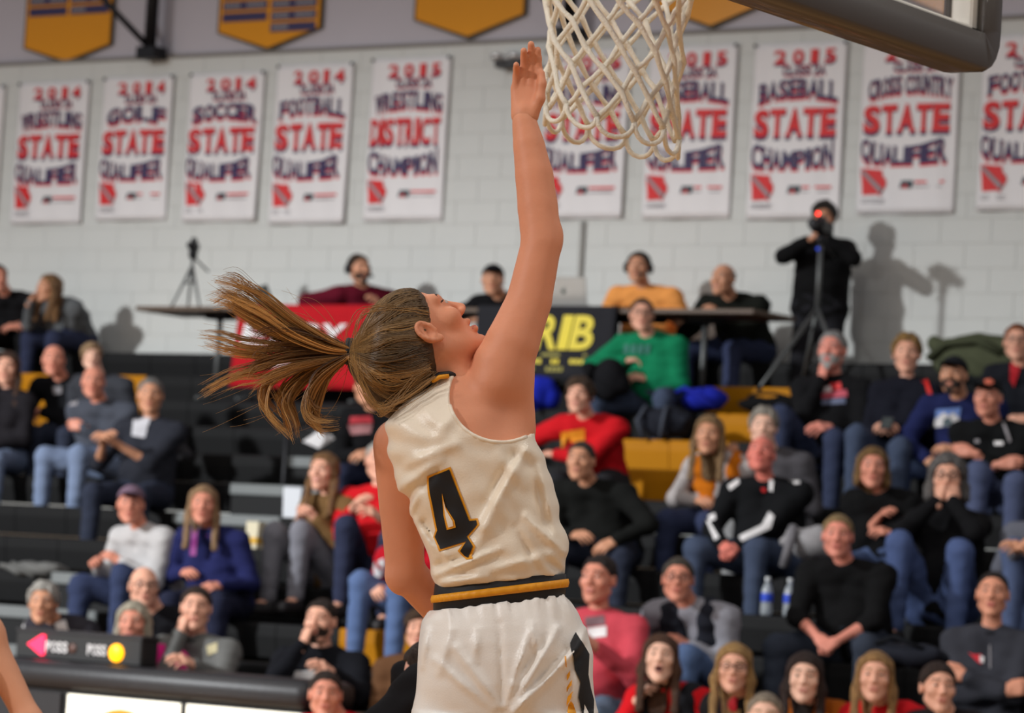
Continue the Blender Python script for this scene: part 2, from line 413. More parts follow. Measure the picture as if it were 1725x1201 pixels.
def decal_px(name, gobj, polys, step=8, off=.003, parent=None, smooth=True):
    """flat prints (lettering, stripes) laid onto a garment: polys = [(outline in photo pixels, material)]"""
    M = gobj.matrix_basis.copy() if gobj.parent is None else gobj.parent.matrix_basis @ gobj.matrix_basis
    Mi = M.inverted(); me = gobj.data
    bv = BVHTree.FromPolygons([v.co for v in me.vertices], [p.vertices for p in me.polygons])
    o = Mi @ CAM; V = []; F = []; I = []; mats = []
    for li, (pts, m) in enumerate(polys):
        P = np.array(pts, float); lo, hi = P.min(0), P.max(0); n = len(P)
        E = []; B = []
        for i in range(n):                                         # outline, subdivided
            a, b = P[i], P[(i + 1) % n]; q = max(1, int(np.linalg.norm(b - a) / step))
            for t in range(q): B.append(a + (b - a) * t / q)
        nb = len(B); E = [(i, (i + 1) % nb) for i in range(nb)]
        G = [(x, y) for x in np.arange(lo[0] + step / 2, hi[0], step) for y in np.arange(lo[1] + step / 2, hi[1], step)]
        vs = [Vector((float(p[0]), float(p[1]))) for p in list(B) + G]
        ov, oe, of = delaunay_2d_cdt(vs, E, [], 1, 1e-3)[:3]
        hits = []
        for p in ov:
            d = (Mi.to_3x3() @ ray(p.x, p.y)).normalized(); h, nrm, _, dist = bv.ray_cast(o, d)
            hits.append((h, d, nrm))
        good = [(h - o).length for h, d, _ in hits if h is not None]
        if not good: continue
        md = float(np.median(good))
        b0 = len(V)
        for h, d, nrm in hits:
            if h is None or abs((h - o).length - md) > .25:
                h, nrm, _, _ = bv.find_nearest(o + d * md)
            nn = nrm if nrm.dot(d) < 0 else -nrm
            V.append(h - d * off * .6 * (1 + .5 * li) + nn * off * .6 * (1 + .5 * li))
        if m not in mats: mats.append(m)
        for f in of: F.append([i + b0 for i in f]); I.append(mats.index(m))
    if not F: return None
    return link(name, new_mesh(name, V, F, mats, I, smooth), parent or gobj)

def ik(S, W, a, b, pole):
    S, W, pole = np.asarray(S, float), np.asarray(W, float), np.asarray(pole, float); d = W - S; L = np.linalg.norm(d)
    Lm = (a + b) * .995
    if L > Lm: W = S + d / L * Lm; L = Lm; d = W - S
    L = max(L, abs(a - b) + .02); u = d / np.linalg.norm(d); x = (a * a - b * b + L * L) / (2 * L); h = math.sqrt(max(a * a - x * x, 0))
    p = pole - u * (pole @ u); p = p / (np.linalg.norm(p) + 1e-9)
    return S + u * x + p * h, W
def nz(v): v = np.asarray(v, float); return v / (np.linalg.norm(v) + 1e-9)
def rotz(a): c, s = math.cos(a), math.sin(a); return np.array(((c, -s, 0), (s, c, 0), (0, 0, 1)))
def rotx(a): c, s = math.cos(a), math.sin(a); return np.array(((1, 0, 0), (0, c, -s), (0, s, c)))
def roty(a): c, s = math.cos(a), math.sin(a); return np.array(((c, 0, s), (0, 1, 0), (-s, 0, c)))

SKIN = (222, 158, 128)
def build_figure(label, J, loc, yaw, top=None, pants=None, shoes=(40, 38, 40), hair=('short', (70, 52, 38)), skin_rgb=SKIN, fem=False, fat=1.0,
                 sleeve=1.0, vest=None, opened=False, glasses=False, beard=None, headset=False, hands=('relax', 'relax'), hood=False, scarf=None,
                 group=None, head_scale=1.0, pv=None, cv=.0162, name='person', collar=None, brows=None, legs=True, vest_open=True, top_kind='cloth'):
    """J: joints in local space (x = the person's left, y = back, z = up)"""
    hs = J.get('s', 1.0); f = fat; P = []; pv = pv or (.018 if sleeve < .9 else .026); tv = max(cv, .0185) if cv > .011 else cv
    pel, chest, nb, head = (np.asarray(J[k], float) for k in ('pelvis', 'chest', 'neck', 'head'))
    X = np.array((1, 0, 0)) if 'rx' not in J else J['rx']
    fw = nz(np.cross(nz(nb - pel), X)) * -1                        # towards the front of the torso
    if fw[1] > 0 and 'rx' not in J: fw = -fw
    hw = .165 if not fem else .160
    P += [('torso', 'el', pel, (hw * f, .125 * f, .115))]
    for sx in (-1, 1):
        P += [('torso', 'rc', pel + X * sx * .06 * f, chest + X * sx * .062 * f, .104 * f * (.93 if fem else 1), .103 * (1 + (f - 1) * .7)),
              ('torso', 'rc', chest + X * sx * .066, nb + X * sx * .085 - (nb - chest) * .30, .108 * (1 + (f - 1) * .5), .074),
              ('trap', 'rc', nb - (nb - chest) * .08, J['sh%d' % sx] - (nb - chest) * .02, .052, .058)]
        if fem: P += [('torso', 'el', chest + X * sx * .072 + fw * .085 + (nb - chest) * .08, (.068, .06, .066))]
    if f > 1.08: P += [('torso', 'el', pel + (chest - pel) * .55 + fw * .07, (.15 * f, .11 * f, .13))]
    P += [('neck', 'rc', nb - (nb - chest) * .05, nb + (head - nb) * .80 + np.array((0, .012, 0)), .057 if not fem else .049, .052 if not fem else .044)]
    for sx in (-1, 1):
        s_, e_, w_ = (np.asarray(J[k + '%d' % sx], float) for k in ('sh', 'el', 'wr'))
        P += [('ua%d' % sx, 'rc', s_, e_, .056 * (1 + (f - 1) * .6) * (.88 if fem else 1), .043 * (.9 if fem else 1)), ('fa%d' % sx, 'rc', e_, w_, .043 * (.9 if fem else 1), .0285 * (.9 if fem else 1))]
        h_, k_, a_, t_ = (np.asarray(J[k + '%d' % sx], float) for k in ('hp', 'kn', 'an', 'to'))
        P += [('th%d' % sx, 'rc', h_, k_, .088 * (1 + (f - 1) * .7), .061), ('sh%d' % sx, 'rc', k_, a_, .058, .040), ('ft%d' % sx, 'rc', a_ - (0, 0, .01), t_, .042, .032)]
    pts = np.array([np.asarray(v, float) for k, v in J.items() if k not in ('s', 'rx', 'hR')] )
    lo, hi = pts.min(0) - .2, pts.max(0) + .2
    def field(tags, inf, v, cut=None, k=.03, torso_cut=None):
        sel = [p for p in P if any(p[0].startswith(t) for t in tags)]
        pp = []
        for p in sel:
            if p[1] == 'rc':
                a, b, ra, rb = p[2:]
                if cut and p[0][:2] in cut:
                    t = cut[p[0][:2]]
                    if t <= 0: continue
                    b = a + (b - a) * t; rb = ra + (rb - ra) * t
                pp.append(('rc', a, b, ra + inf, rb + inf))
            else: pp.append(('el', p[2], np.asarray(p[3]) + inf))
        ends = []
        for q in pp:
            if q[0] == 'rc': r = max(q[3], q[4]); ends += [q[1] - r, q[1] + r, q[2] - r, q[2] + r]
            else: ends += [q[1] - q[2].max(), q[1] + q[2].max()]
        ends = np.array(ends); g = SDF(ends.min(0), ends.max(0), v)
        for i_, q in enumerate(pp):
            if torso_cut is not None and i_ == sum(p[0] == 'torso' for p in sel): g.plane((0, 0, torso_cut), (0, 0, 1))
            if q[0] == 'rc': g.rc(q[1], q[2], q[3], q[4], k)
            else: g.el(q[1], q[2], k)
        return g
    sk = skin(skin_rgb); lipm = mat('lips_%d' % skin_rgb[0], (min(255, int(skin_rgb[0] * .86)), int(skin_rgb[1] * .74), int(skin_rgb[2] * .76)), .45)
    white = mat('eye_white', (186, 176, 168), .3); iris = mat('iris_dark', (45, 34, 28), .2); browm = mat('brow_%d' % (brows or hair[1])[0], tuple(int(c * .75) for c in (brows or hair[1])), .8); mouth = mat('mouth_dark', (70, 25, 25), .6)
    # the body: one skin
    g = field(('torso', 'trap', 'neck', 'ua', 'fa', 'th', 'sh', 'ft'), -.004, pv)
    V, F = g.mesh(); Vs, Fs, Is = [V], [F], [np.zeros(len(F), int)]; n = len(V)
    hR = J['hR']; hsz = max(.97, hs) * head_scale
    hv, hf, hi_ = get_head(fem, opened); Vs.append(hv * hsz @ hR.T + head); Fs.append(hf + n); Is.append(hi_); n += len(hv)
    for q, sx in enumerate((-1, 1)):
        e_, w_ = np.asarray(J['el%d' % sx], float), np.asarray(J['wr%d' % sx], float); d = nz(J.get('hd%d' % sx, w_ - e_)); nrm = np.asarray(J.get('hn%d' % sx, (sx * .5, -.4, .8)), float)
        nrm = nz(nrm - d * (nrm @ d)); y = np.cross(nrm, d)
        hv, hf = get_hand(hands[q]); hv = hv.copy() * hs * (.92 if fem else 1.0)
        # the hand shape is a right hand (thumb on +y); the left one is its mirror image
        if sx > 0: hv[:, 1] *= -1; hf = hf[:, ::-1]
        Vs.append(hv[:, :1] * d + hv[:, 1:2] * y + hv[:, 2:] * nrm + w_); Fs.append(hf + n); Is.append(np.zeros(len(hf), int)); n += len(hv)
    me = new_mesh(name, np.concatenate(Vs), np.concatenate(Fs), [sk, lipm, white, iris, browm, mouth], np.concatenate(Is))
    o = link(name, me, None, loc, (0, 0, yaw)); tag(o, label, 'person', group)
    out = {'body': o}
    o_m = Matrix.Translation(loc) @ Matrix.Rotation(yaw, 4, 'Z'); o.matrix_world = o_m
    fold = lambda a, fr, ph: (lambda x, y, z: a * (np.sin(fr * x + 2.1 * np.sin(fr * .7 * z + ph)) * np.sin(fr * .6 * y + fr * .9 * z + ph) + .5 * np.sin(fr * 1.9 * z + 2 * np.sin(fr * y) + ph)))
    ph = rng.uniform(0, 6)
    if top:
        cut = {'fa': min(1, max(0, (sleeve - .5) * 2)) * .95, 'ua': min(1, sleeve * 2)}
        g = field(('torso', 'trap', 'ua', 'fa') if sleeve > .05 else ('torso',), .013, cv, cut); g.disp(fold(.0045, 42, ph))
        if hood: g.el(nb + np.array((0, .065, .01)), (.12, .075, .06), .03)
        if collar: pass
        V, F = g.mesh(); V = smooth_mesh(V, F, 1, .4); out['top'] = link('shirt' if sleeve < .8 else 'sweater', new_mesh('shirt', V, F, cloth(top, top_kind)), o)
        # neckline band
        m = MB(); up = nz(head - nb); c = nb + up * .008
        a1 = np.array((1., 0, 0)); b1 = nz(np.cross(up, a1))
        rr = .062 if not fem else .058
        m.tube([c + a1 * rr * 1.05 * math.cos(t) + b1 * rr * math.sin(t) for t in np.linspace(0, 2 * math.pi, 15)], .013 if collar else .008, 6, False)
        m.build('collar', cloth(collar or tuple(int(v_ * .85) for v_ in top)), out['top'], True)
    if vest:
        g = field(('torso',), .030, cv); g.disp(lambda x, y, z: .006 * np.sin(80 * z) + 0 * x + 0 * y)
        if vest_open:
            Xc = (g.ax[0][:, None, None], g.ax[1][None, :, None], g.ax[2][None, None, :])
            wd = .050 * np.clip((Xc[2] - pel[2]) / max(.1, nb[2] - pel[2]), .35, 1.1)
            g.D = np.where((np.abs(Xc[0] - (pel[0] + nb[0]) / 2) < wd) & (Xc[1] < pel[1] + (nb[1] - pel[1]) * .6 - .02), np.maximum(g.D, .006), g.D).astype(np.float32)
        V, F = g.mesh(); V = smooth_mesh(V, F, 2); out['vest'] = link('vest', new_mesh('vest', V, F, cloth(vest)), o)
    if scarf:
        m = MB(); m.tube([nb + np.array((.075 * math.cos(t), .07 * math.sin(t), .02)) for t in np.linspace(0, 2 * math.pi, 15)], .030, 8, False); m.build('scarf', cloth(scarf), o, True)
    if pants and legs:
        gm_ = sum(pants) / 3; pants = tuple(int(c * .68 + gm_ * .32) for c in pants)
        g = field(('torso', 'th', 'sh'), .011, tv, {'sh': .95}, .03, pel[2] + .10)
        g.disp(fold(.004, 38, ph + 1))
        V, F = g.mesh(); out['pants'] = link('trousers', new_mesh('trousers', V, F, cloth(pants)), o)
    if shoes and legs:
        for sx in (-1, 1):
            a_, t_ = np.asarray(J['an%d' % sx], float), np.asarray(J['to%d' % sx], float); d = nz((t_ - a_) * (1, 1, 0)); z0 = t_[2] - .036
            g = SDF(np.minimum(a_, t_) - .12, np.maximum(a_, t_) + .12, .013)
            g.rc(a_ * (1, 1, 0) + (0, 0, z0 + .045) - d * .03, t_ * (1, 1, 0) + (0, 0, z0 + .032), .048, .040, .0); g.rc(a_ * (1, 1, 0) + (0, 0, z0 + .05), a_ * (1, 1, 0) + (0, 0, z0 + .09), .046, .044, .02)
            g.plane((0, 0, z0), (0, 0, -1)); V, F = g.mesh(); link('shoe', new_mesh('shoe', V, F, mat('shoe_%d_%d_%d' % tuple(shoes), shoes, .6)), o)
    hM = Matrix([list(hR[i] * hsz) + [float(head[i])] for i in range(3)] + [[0, 0, 0, 1]])
    def wear(nm, me_, m_=None):
        c = link(nm, me_, o); c.matrix_local = hM
        if m_: c.material_slots[0].link = 'OBJECT'; c.material_slots[0].material = m_
        return c
    if hair:
        if hair[0] == 'cap':
            out['hair'] = wear('cap', shell_mesh('cap'), cloth(hair[1]))
            if len(hair) > 2: wear('hair', shell_mesh(hair[2] if len(hair) > 3 else 'buzz'), hairm(hair[2] if len(hair) == 3 else hair[3]))
        else: out['hair'] = wear('hair', shell_mesh(hair[0]), hairm(hair[1]))
    if beard: wear('beard', beard_mesh(), hairm(beard))
    if glasses: wear('glasses', glasses_mesh())
    if headset: wear('headset', headset_mesh())
    return out

def lean_fit(hx, hy, row, hip_back, T=.745):
    Y0 = ROW_F[row] + hip_back; off = .08
    for _ in range(4):
        Pw = at_y(hx, hy, Y0 - off); dz = Pw.z - ROW_H[row]
        c = min(1.0, max(.80, dz / (T * .95))); ang = math.acos(c); off = min(.42, math.sin(ang) * T * .9 + .02)
    return Pw, dz, ang, off

SEATED = []
def person(label, hx, hy, row=None, RH=None, LH=None, KR=None, KL=None, yaw=None, hyaw=0, hpitch=5, hroll=0, target=.69, side=0.0, hip_back=.17,
           elR=None, elL=None, scale=None, **kw):
    """a seated spectator: head centre at a photo pixel, hands (photo pixel + metres in front of the hips); RH = the person's right (left in the photo)"""
    fem = kw.get('fem', False)
    if row is None:
        best = None
        for k in range(14):
            _, dz, _, _ = lean_fit(hx, hy, k, hip_back)
            e = abs(dz - target)
            if best is None or e < best[0]: best = (e, k)
        row = best[1]
    Pw, dz, ang, off = lean_fit(hx, hy, row, hip_back)
    s = scale or min(1.12, max(.93, dz / .745))
    camyaw = math.atan2(-Pw.x, Pw.y)                                # turning by this makes a body face the camera
    y = camyaw * .35 if yaw is None else R(yaw)
    loc = Vector((Pw.x + side, ROW_F[row] + hip_back, ROW_H[row]))
    Mw = Matrix.Translation(loc) @ Matrix.Rotation(y, 4, 'Z'); Mi = Mw.inverted()
    L = lambda p: np.array(Mi @ p)
    head = L(Pw); pel = np.array((0, 0, .105 * s))
    nb = pel + (head - pel) * .735 + np.array((0, .030, 0)); chest = pel + (nb - pel) * .60 + np.array((0, .02, 0))
    J = {'s': s, 'pelvis': pel, 'neck': nb, 'chest': chest, 'head': head}
    sw = (.162 if fem else .190) * (1 + (kw.get('fat', 1) - 1) * .4)
    up = nz(nb - pel)
    for sx in (-1, 1): J['sh%d' % sx] = nb - up * .055 * s + np.array((sx * sw, 0, 0))
    J['hR'] = rotz(camyaw * .93 - y + R(hyaw)) @ rotx(-R(hpitch)) @ roty(R(hroll))
    dk = ROW_H[row] - ROW_H[min(13, row + 2)] if row < 12 else .43
    for sx, K in ((-1, KR), (1, KL)):
        hp = np.array((sx * .092 * s, -.02, .095 * s)); J['hp%d' % sx] = hp
        kn = np.array((sx * .17 * s, -.42 * s, .085 * s))
        if K: kn = hp + nz(L(at_y(K[0], K[1], loc.y - .36)) - hp) * .43 * s
        J['kn%d' % sx] = kn
        an = kn * (1, 1, 0) + (0, .0 + (K[2] if K and len(K) > 2 else -.02), -.43 + .078); an[2] = max(an[2], kn[2] - .44 * s); J['an%d' % sx] = an
        J['to%d' % sx] = an + np.array((sx * .03, -.15 * s, -.045))
    for sx, H, pole in ((-1, RH, elR), (1, LH, elL)):
        if H is None: t = np.array((sx * .07, -.30 * s, .20 * s))
        elif isinstance(H, str):
            t = {'knee': J['kn%d' % sx] + (0, .04, .095), 'lap': np.array((sx * .04, -.26, .19)), 'chin': head + J['hR'] @ np.array((sx * .03, -.075, -.19)), 'side': np.array((sx * .32, -.05, .06)),
                 'cheek': head + J['hR'] @ np.array((sx * .075, -.07, -.14)), 'mouth': head + J['hR'] @ np.array((sx * .035, -.135, -.13)),
                 'cross': chest + np.array((-sx * .09, -.20, -.03 + .03 * sx)), 'up': np.array((sx * .2, -.2, .55))}[H]
        else:
            t = L(at_y(H[0], H[1], loc.y - H[2])); t = t - nz(t - J['sh%d' % sx] * .6 - J['kn%d' % sx] * .0) * .05 * s
        pl = pole if pole is not None else (sx * .55, .35, -.8)
        e, w_ = ik(J['sh%d' % sx], t, .285 * s, .255 * s, pl); J['el%d' % sx], J['wr%d' % sx] = e, w_
        if H in ('chin', 'cheek', 'mouth'):
            J['hd%d' % sx] = nz(nz(head - w_) + (0, 0, .8)); J['hn%d' % sx] = (sx * .5, -.8, 0)
        if H == 'cross': J['hn%d' % sx] = (0, -1, .2); J['hd%d' % sx] = (-sx, -.05, .15)
    SEATED.append((label, row, round(dz, 2), round(s, 2), round(math.degrees(ang))))
    return build_figure(label, J, loc, y, **kw)
# ------------------------------------------------------------------ setting
XL, XR = -22.5, -8.8
m_wall = mat('painted_block', (203, 204, 200), .75, .04, 3, .15, 70)
m_joint = mat('block_joint', (194, 194, 189), .85, .05, 5)
m_upper = mat('upper_wall_paint', (186, 181, 188), .8, .05, 2)
WALL_TOP = at_y(862, 70, WALL_Y).z
BH, BL = .176, .40
wall = MB().box((XL - 1, WALL_Y, 0), (XR + 1, WALL_Y + .25, WALL_TOP)).build('wall_back', m_joint); tag(wall, kind='structure')
z0 = WALL_TOP - 15 * BH
def block_mesh(wd, h):
    return MB().box((.001, -.0045, .001), (wd - .001, .01, h - .001), .002).mesh('block', m_wall)
bm_full = block_mesh(BL, BH); spots = []
for j in range(15):
    x = XL + (BL / 2 if j % 2 else 0)
    while x < XR: spots.append((x, z0 + j * BH)); x += BL
def in_view(p):
    d = p - CAM; z = d.dot(FWD); return -40 < W_PX / 2 + FPX * d.dot(RIGHT) / z < W_PX + 40 and -40 < H_PX / 2 - FPX * d.dot(UPV) / z < 640
seen = [s for s in spots if in_view(Vector((s[0] + .2, WALL_Y, s[1] + .09)))]
seen.sort(key=lambda s: -s[0] + .2 * s[1]); chosen = set(seen[:300])
rest = MB()
for s in spots:
    if s in chosen: link('block', bm_full, wall, (s[0], WALL_Y, s[1]))
    else: rest.box((s[0] + .001, WALL_Y - .0045, s[1] + .001), (s[0] + BL - .001, WALL_Y + .01, s[1] + BH - .001))
tag(rest.build('blocks', m_wall, wall), kind='stuff')
lower = MB().box((XL, WALL_Y - .006, 0), (XR, WALL_Y + .01, z0)).build('wall_face', m_wall, wall)
tag(MB().box((XL - 1, WALL_Y + .06, WALL_TOP), (XR + 1, WALL_Y + .25, 8.9)).build('wall_upper', m_upper), kind='structure')
tag(MB().box((XL - 1, WALL_Y - .012, WALL_TOP - .012), (XR + 1, WALL_Y + .1, WALL_TOP + .02), .004).build('trim_1', mat('ledge', (128, 122, 116), .8)), kind='structure')
# maple floor
mf = bpy.data.materials.new('maple_floor'); mf.use_nodes = True; nt = mf.node_tree; b = nt.nodes['Principled BSDF']
tc = nt.nodes.new('ShaderNodeTexCoord'); br = nt.nodes.new('ShaderNodeTexBrick'); br.inputs['Scale'].default_value = 1.0
br.inputs['Color1'].default_value = lin((208, 164, 112)) + (1,); br.inputs['Color2'].default_value = lin((196, 150, 98)) + (1,); br.inputs['Mortar'].default_value = lin((150, 104, 60)) + (1,)
br.inputs['Brick Width'].default_value = .9; br.inputs['Row Height'].default_value = .057; br.inputs['Mortar Size'].default_value = .002
nt.links.new(tc.outputs['Object'], br.inputs['Vector']); nt.links.new(br.outputs['Color'], b.inputs['Base Color']); b.inputs['Roughness'].default_value = .28
tag(MB().box((-24, -8, -.1), (13, WALL_Y + .2, 0)).build('floor', mf), kind='structure')

# conduit, camera-side wall lamp and roof braces on the wall
pa, pb = at_y(981, 372, WALL_Y - .03), at_y(978, 600, WALL_Y - .03)
cdt = MB().tube([(pa.x, WALL_Y - .03, pa.z), (pa.x, WALL_Y - .03, pb.z)], .018, 10).build('conduit', mat('conduit_paint', (176, 174, 168), .5), None, True)
tag(cdt, 'thin painted conduit running down the wall behind the silver laptop', 'pipe')
p = at_y(862, 103, WALL_Y - .1)
lt = empty('emergency_light', (p.x, WALL_Y - .02, p.z), 0, 'small wall lamp with twin chrome heads beside the raised hand', 'lamp')
MB().box((-.14, -.12, -.05), (.14, 0, .012), .012).build('housing', mat('lamp_housing', (58, 58, 60), .5), lt)
MB().box((-.16, -.15, .0), (.16, -.02, .035), .01).build('lamp_cover', mat('lamp_chrome', (205, 205, 205), .2, metal=.7), lt)
for sx in (-1, 1): MB().lathe([(.0, -.02), (.045, -.02), (.055, .02), (.02, .03)], 12, (sx * .08, -.16, .02)).build('lamp_head', mat('lamp_chrome', (205, 205, 205), .2), lt, True)
MB().tube([(.14, -.03, .0), (.22, -.02, -.05), (.33, -.02, -.05), (.42, -.02, .02)], .008, 6).build('cable', mat('cable_dark', (70, 68, 66), .6), lt, True)
m_steel = mat('black_steel', (24, 24, 28), .5, metal=.3)
def brace(px, py, dpx, dpy, label):
    c = at_y(px, py, WALL_Y - .12); d = at_y(dpx, dpy, WALL_Y - .5)
    e = empty('roof_brace', (c.x, c.y, c.z), 0, label, 'brace')
    MB().tube([(0, 0, -.02), (0, 0, 1.6)], .052, 12).build('post', m_steel, e, True)
    MB().tube([(0, -.02, .03), (d.x - c.x, d.y - c.y, d.z - c.z)], .026, 10).build('diagonal_bar', m_steel, e, True)
    MB().box((-.10, -.06, -.07), (.10, .11, .03), .008).build('base_plate', m_steel, e)
brace(252, 85, 168, -8, 'black steel post with slanted bar above the left banners')
brace(958, 52, 900, -25, 'black steel post with slanted bar behind the hoop net')

# ------------------------------------------------------------------ lettering
GL = {}
def glyph(ch, off):
    k = (ch, off)
    if k not in GL:
        c = bpy.data.curves.new('glyph', 'FONT'); c.body = ch; c.offset = off; c.resolution_u = 3; c.fill_mode = 'FRONT'
        o = bpy.data.objects.new('glyph', c); COL.objects.link(o); bpy.context.view_layer.update()
        me = o.evaluated_get(bpy.context.evaluated_depsgraph_get()).to_mesh()
        V = np.array([v.co[:2] for v in me.vertices]); F = [list(p.vertices) for p in me.polygons]
        bpy.data.objects.remove(o); bpy.data.curves.remove(c); GL[k] = (V, F)
    return GL[k]
SERIF = {'T': ((), (.5,)), 'A': ((), (.06, .94)), 'E': ((.1,), (.1,)), 'I': ((.5,), (.5,)), 'L': ((.1,), ()), 'F': ((.1,), (.12,)), 'R': ((.08,), (.1, .92)), 'U': ((.1, .9), ()), 'N': ((.1,), (.1, .9)), 'M': ((), (.08, .92)),
         'H': ((.1, .9), (.1, .9)), 'P': ((.1,), (.12,)), 'B': ((.08,), (.08,)), 'Y': ((.06, .94), (.5,)), 'W': ((.06, .94), ()), 'D': ((.1,), (.1,))}
def lettering(text, x0, x1, z0, z1, top=lambda t: 0, bot=lambda t: 0, fill=None, edge=None, edge_w=.05, drop=(0, 0), slab=True, italic=0.0):
    """quads/triangles of a line of letters in a box of the x-z plane; returns [(layer, V(x,z), F, material)]"""
    wts = [{'I': .5, '1': .62, ' ': .45, 'M': 1.2, 'W': 1.2}.get(c, 1.0) for c in text]; tot = sum(wts); out = []; cx = 0
    for layer, (m, grow) in enumerate(((edge, edge_w), (fill, 0.0))):
        if m is None: continue
        cx = 0
        for c, wt in zip(text, wts):
            a, bb = cx / tot, (cx + wt) / tot; cx += wt
            if c == ' ': continue
            V, F = glyph(c, (.045 if len(text) < 7 else .03) if slab else .03); lo, hi = V.min(0), V.max(0); n = (V - lo) / (hi - lo)
            parts = [(n, F)]
            if slab and c in SERIF:
                h = .11; wd = .20 if c not in 'I1' else .48
                for zz, xs in ((1 - h, SERIF[c][0]), (0, SERIF[c][1])):
                    for x in xs:
                        q = [max(-.06, x - wd), min(1.06, x + wd)]; parts.append((np.array([(q[0], zz), (q[1], zz), (q[1], zz + h), (q[0], zz + h)]), [[0, 1, 2, 3]]))
            for n_, F_ in parts:
                g = grow; cw = (bb - a)
                u = a + cw * (.04 + .92 * n_[:, 0]); zz = n_[:, 1].copy()
                if layer == 0:
                    u = u + np.where(n_[:, 0] > .5, 1, -1) * g * .05 * 4 / len(text) + drop[0]; zz = zz + np.where(zz > .5, g, -g) * 1.0
                xx = x0 + (x1 - x0) * u; tt = np.clip(u, 0, 1)
                zb = z0 + np.array([bot(t) for t in tt]); zt = z1 + np.array([top(t) for t in tt])
                zv = zb + (zt - zb) * zz + (drop[1] if layer == 0 else 0)
                xx = xx + italic * (zv - z0)
                out.append((layer, np.stack([xx, zv], 1), F_, m))
    return out
def print_mesh(name, items, parent, surf=lambda x, z: 0.0, gap=.004):
    V = []; F = []; I = []; mats = []
    for layer, P, Fs, m in items:
        b0 = len(V)
        for x, z in P: V.append((x, surf(x, z) - gap * (1 + layer), z))
        if m not in mats: mats.append(m)
        F += [[i + b0 for i in f] for f in Fs]; I += [mats.index(m)] * len(Fs)
    return link(name, new_mesh(name, V, F, mats, I, False), parent)
def flat(poly, m, layer=0): return (layer, np.array(poly, float), [list(range(len(poly)))], m)

# ------------------------------------------------------------------ state banners hung on the block wall
m_ban = mat('banner_vinyl', (226, 222, 222), .55, .03, 4, .12, 9); m_red = mat('print_red', (214, 40, 42), .6); m_navy = mat('print_navy', (54, 48, 88), .6)
m_lgrey = mat('print_grey', (150, 146, 150), .7); m_dkg = mat('print_dark', (52, 66, 74), .6)
IOWA = [(0, .86), (.06, .5), (.10, .05), (.70, .08), (.78, 0), (.84, .16), (1.0, .42), (.97, .60), (.84, .72), (.80, .93), (.02, 1.0)]
BAN = [(-132, -8, 380, 146, '2014', 'TRACK', 'STATE', 'QUALIFIER', 'banner cut off by the left edge of the photo'),
       (17, 135, 377, 138, '2014', 'WRESTLING', 'STATE', 'QUALIFIER', 'banner farthest left, above the woman in grey'),
       (160, 277, 371, 129, '2014', 'GOLF', 'STATE', 'QUALIFIER', 'banner reading GOLF'),
       (306, 430, 373, 122, '2014', 'SOCCER', 'STATE', 'QUALIFIER', 'banner reading SOCCER'),
       (452, 579, 377, 108, '2014', 'FOOTBALL', 'STATE', 'QUALIFIER', 'banner with 2014 FOOTBALL'),
       (611, 743, 372, 97, '2015', 'WRESTLING', 'DISTRICT', 'CHAMPION', 'banner reading DISTRICT CHAMPION, just left of the raised hand'),
       (905, 1047, 368, 84, '2015', 'WRESTLING', 'STATE', 'QUALIFIER', 'banner half hidden by the raised forearm and the net'),
       (1080, 1227, 368, 77, '2015', 'BASEBALL', 'STATE', 'QUALIFIER', 'banner with BASEBALL and QUALIFIER, right of the net'),
       (1256, 1412, 369, 72, '2015', 'BASEBALL', 'STATE', 'CHAMPION', 'banner with BASEBALL and STATE CHAMPION'),
       (1442, 1605, 360, 66, '2015', 'CROSS COUNTRY', 'STATE', 'QUALIFIER', 'banner reading CROSS COUNTRY, below the backboard corner'),
       (1644, 1812, 354, 58, '2015', 'FOOTBALL', 'STATE', 'QUALIFIER', 'banner with 2015 FOOTBALL at the right edge')]
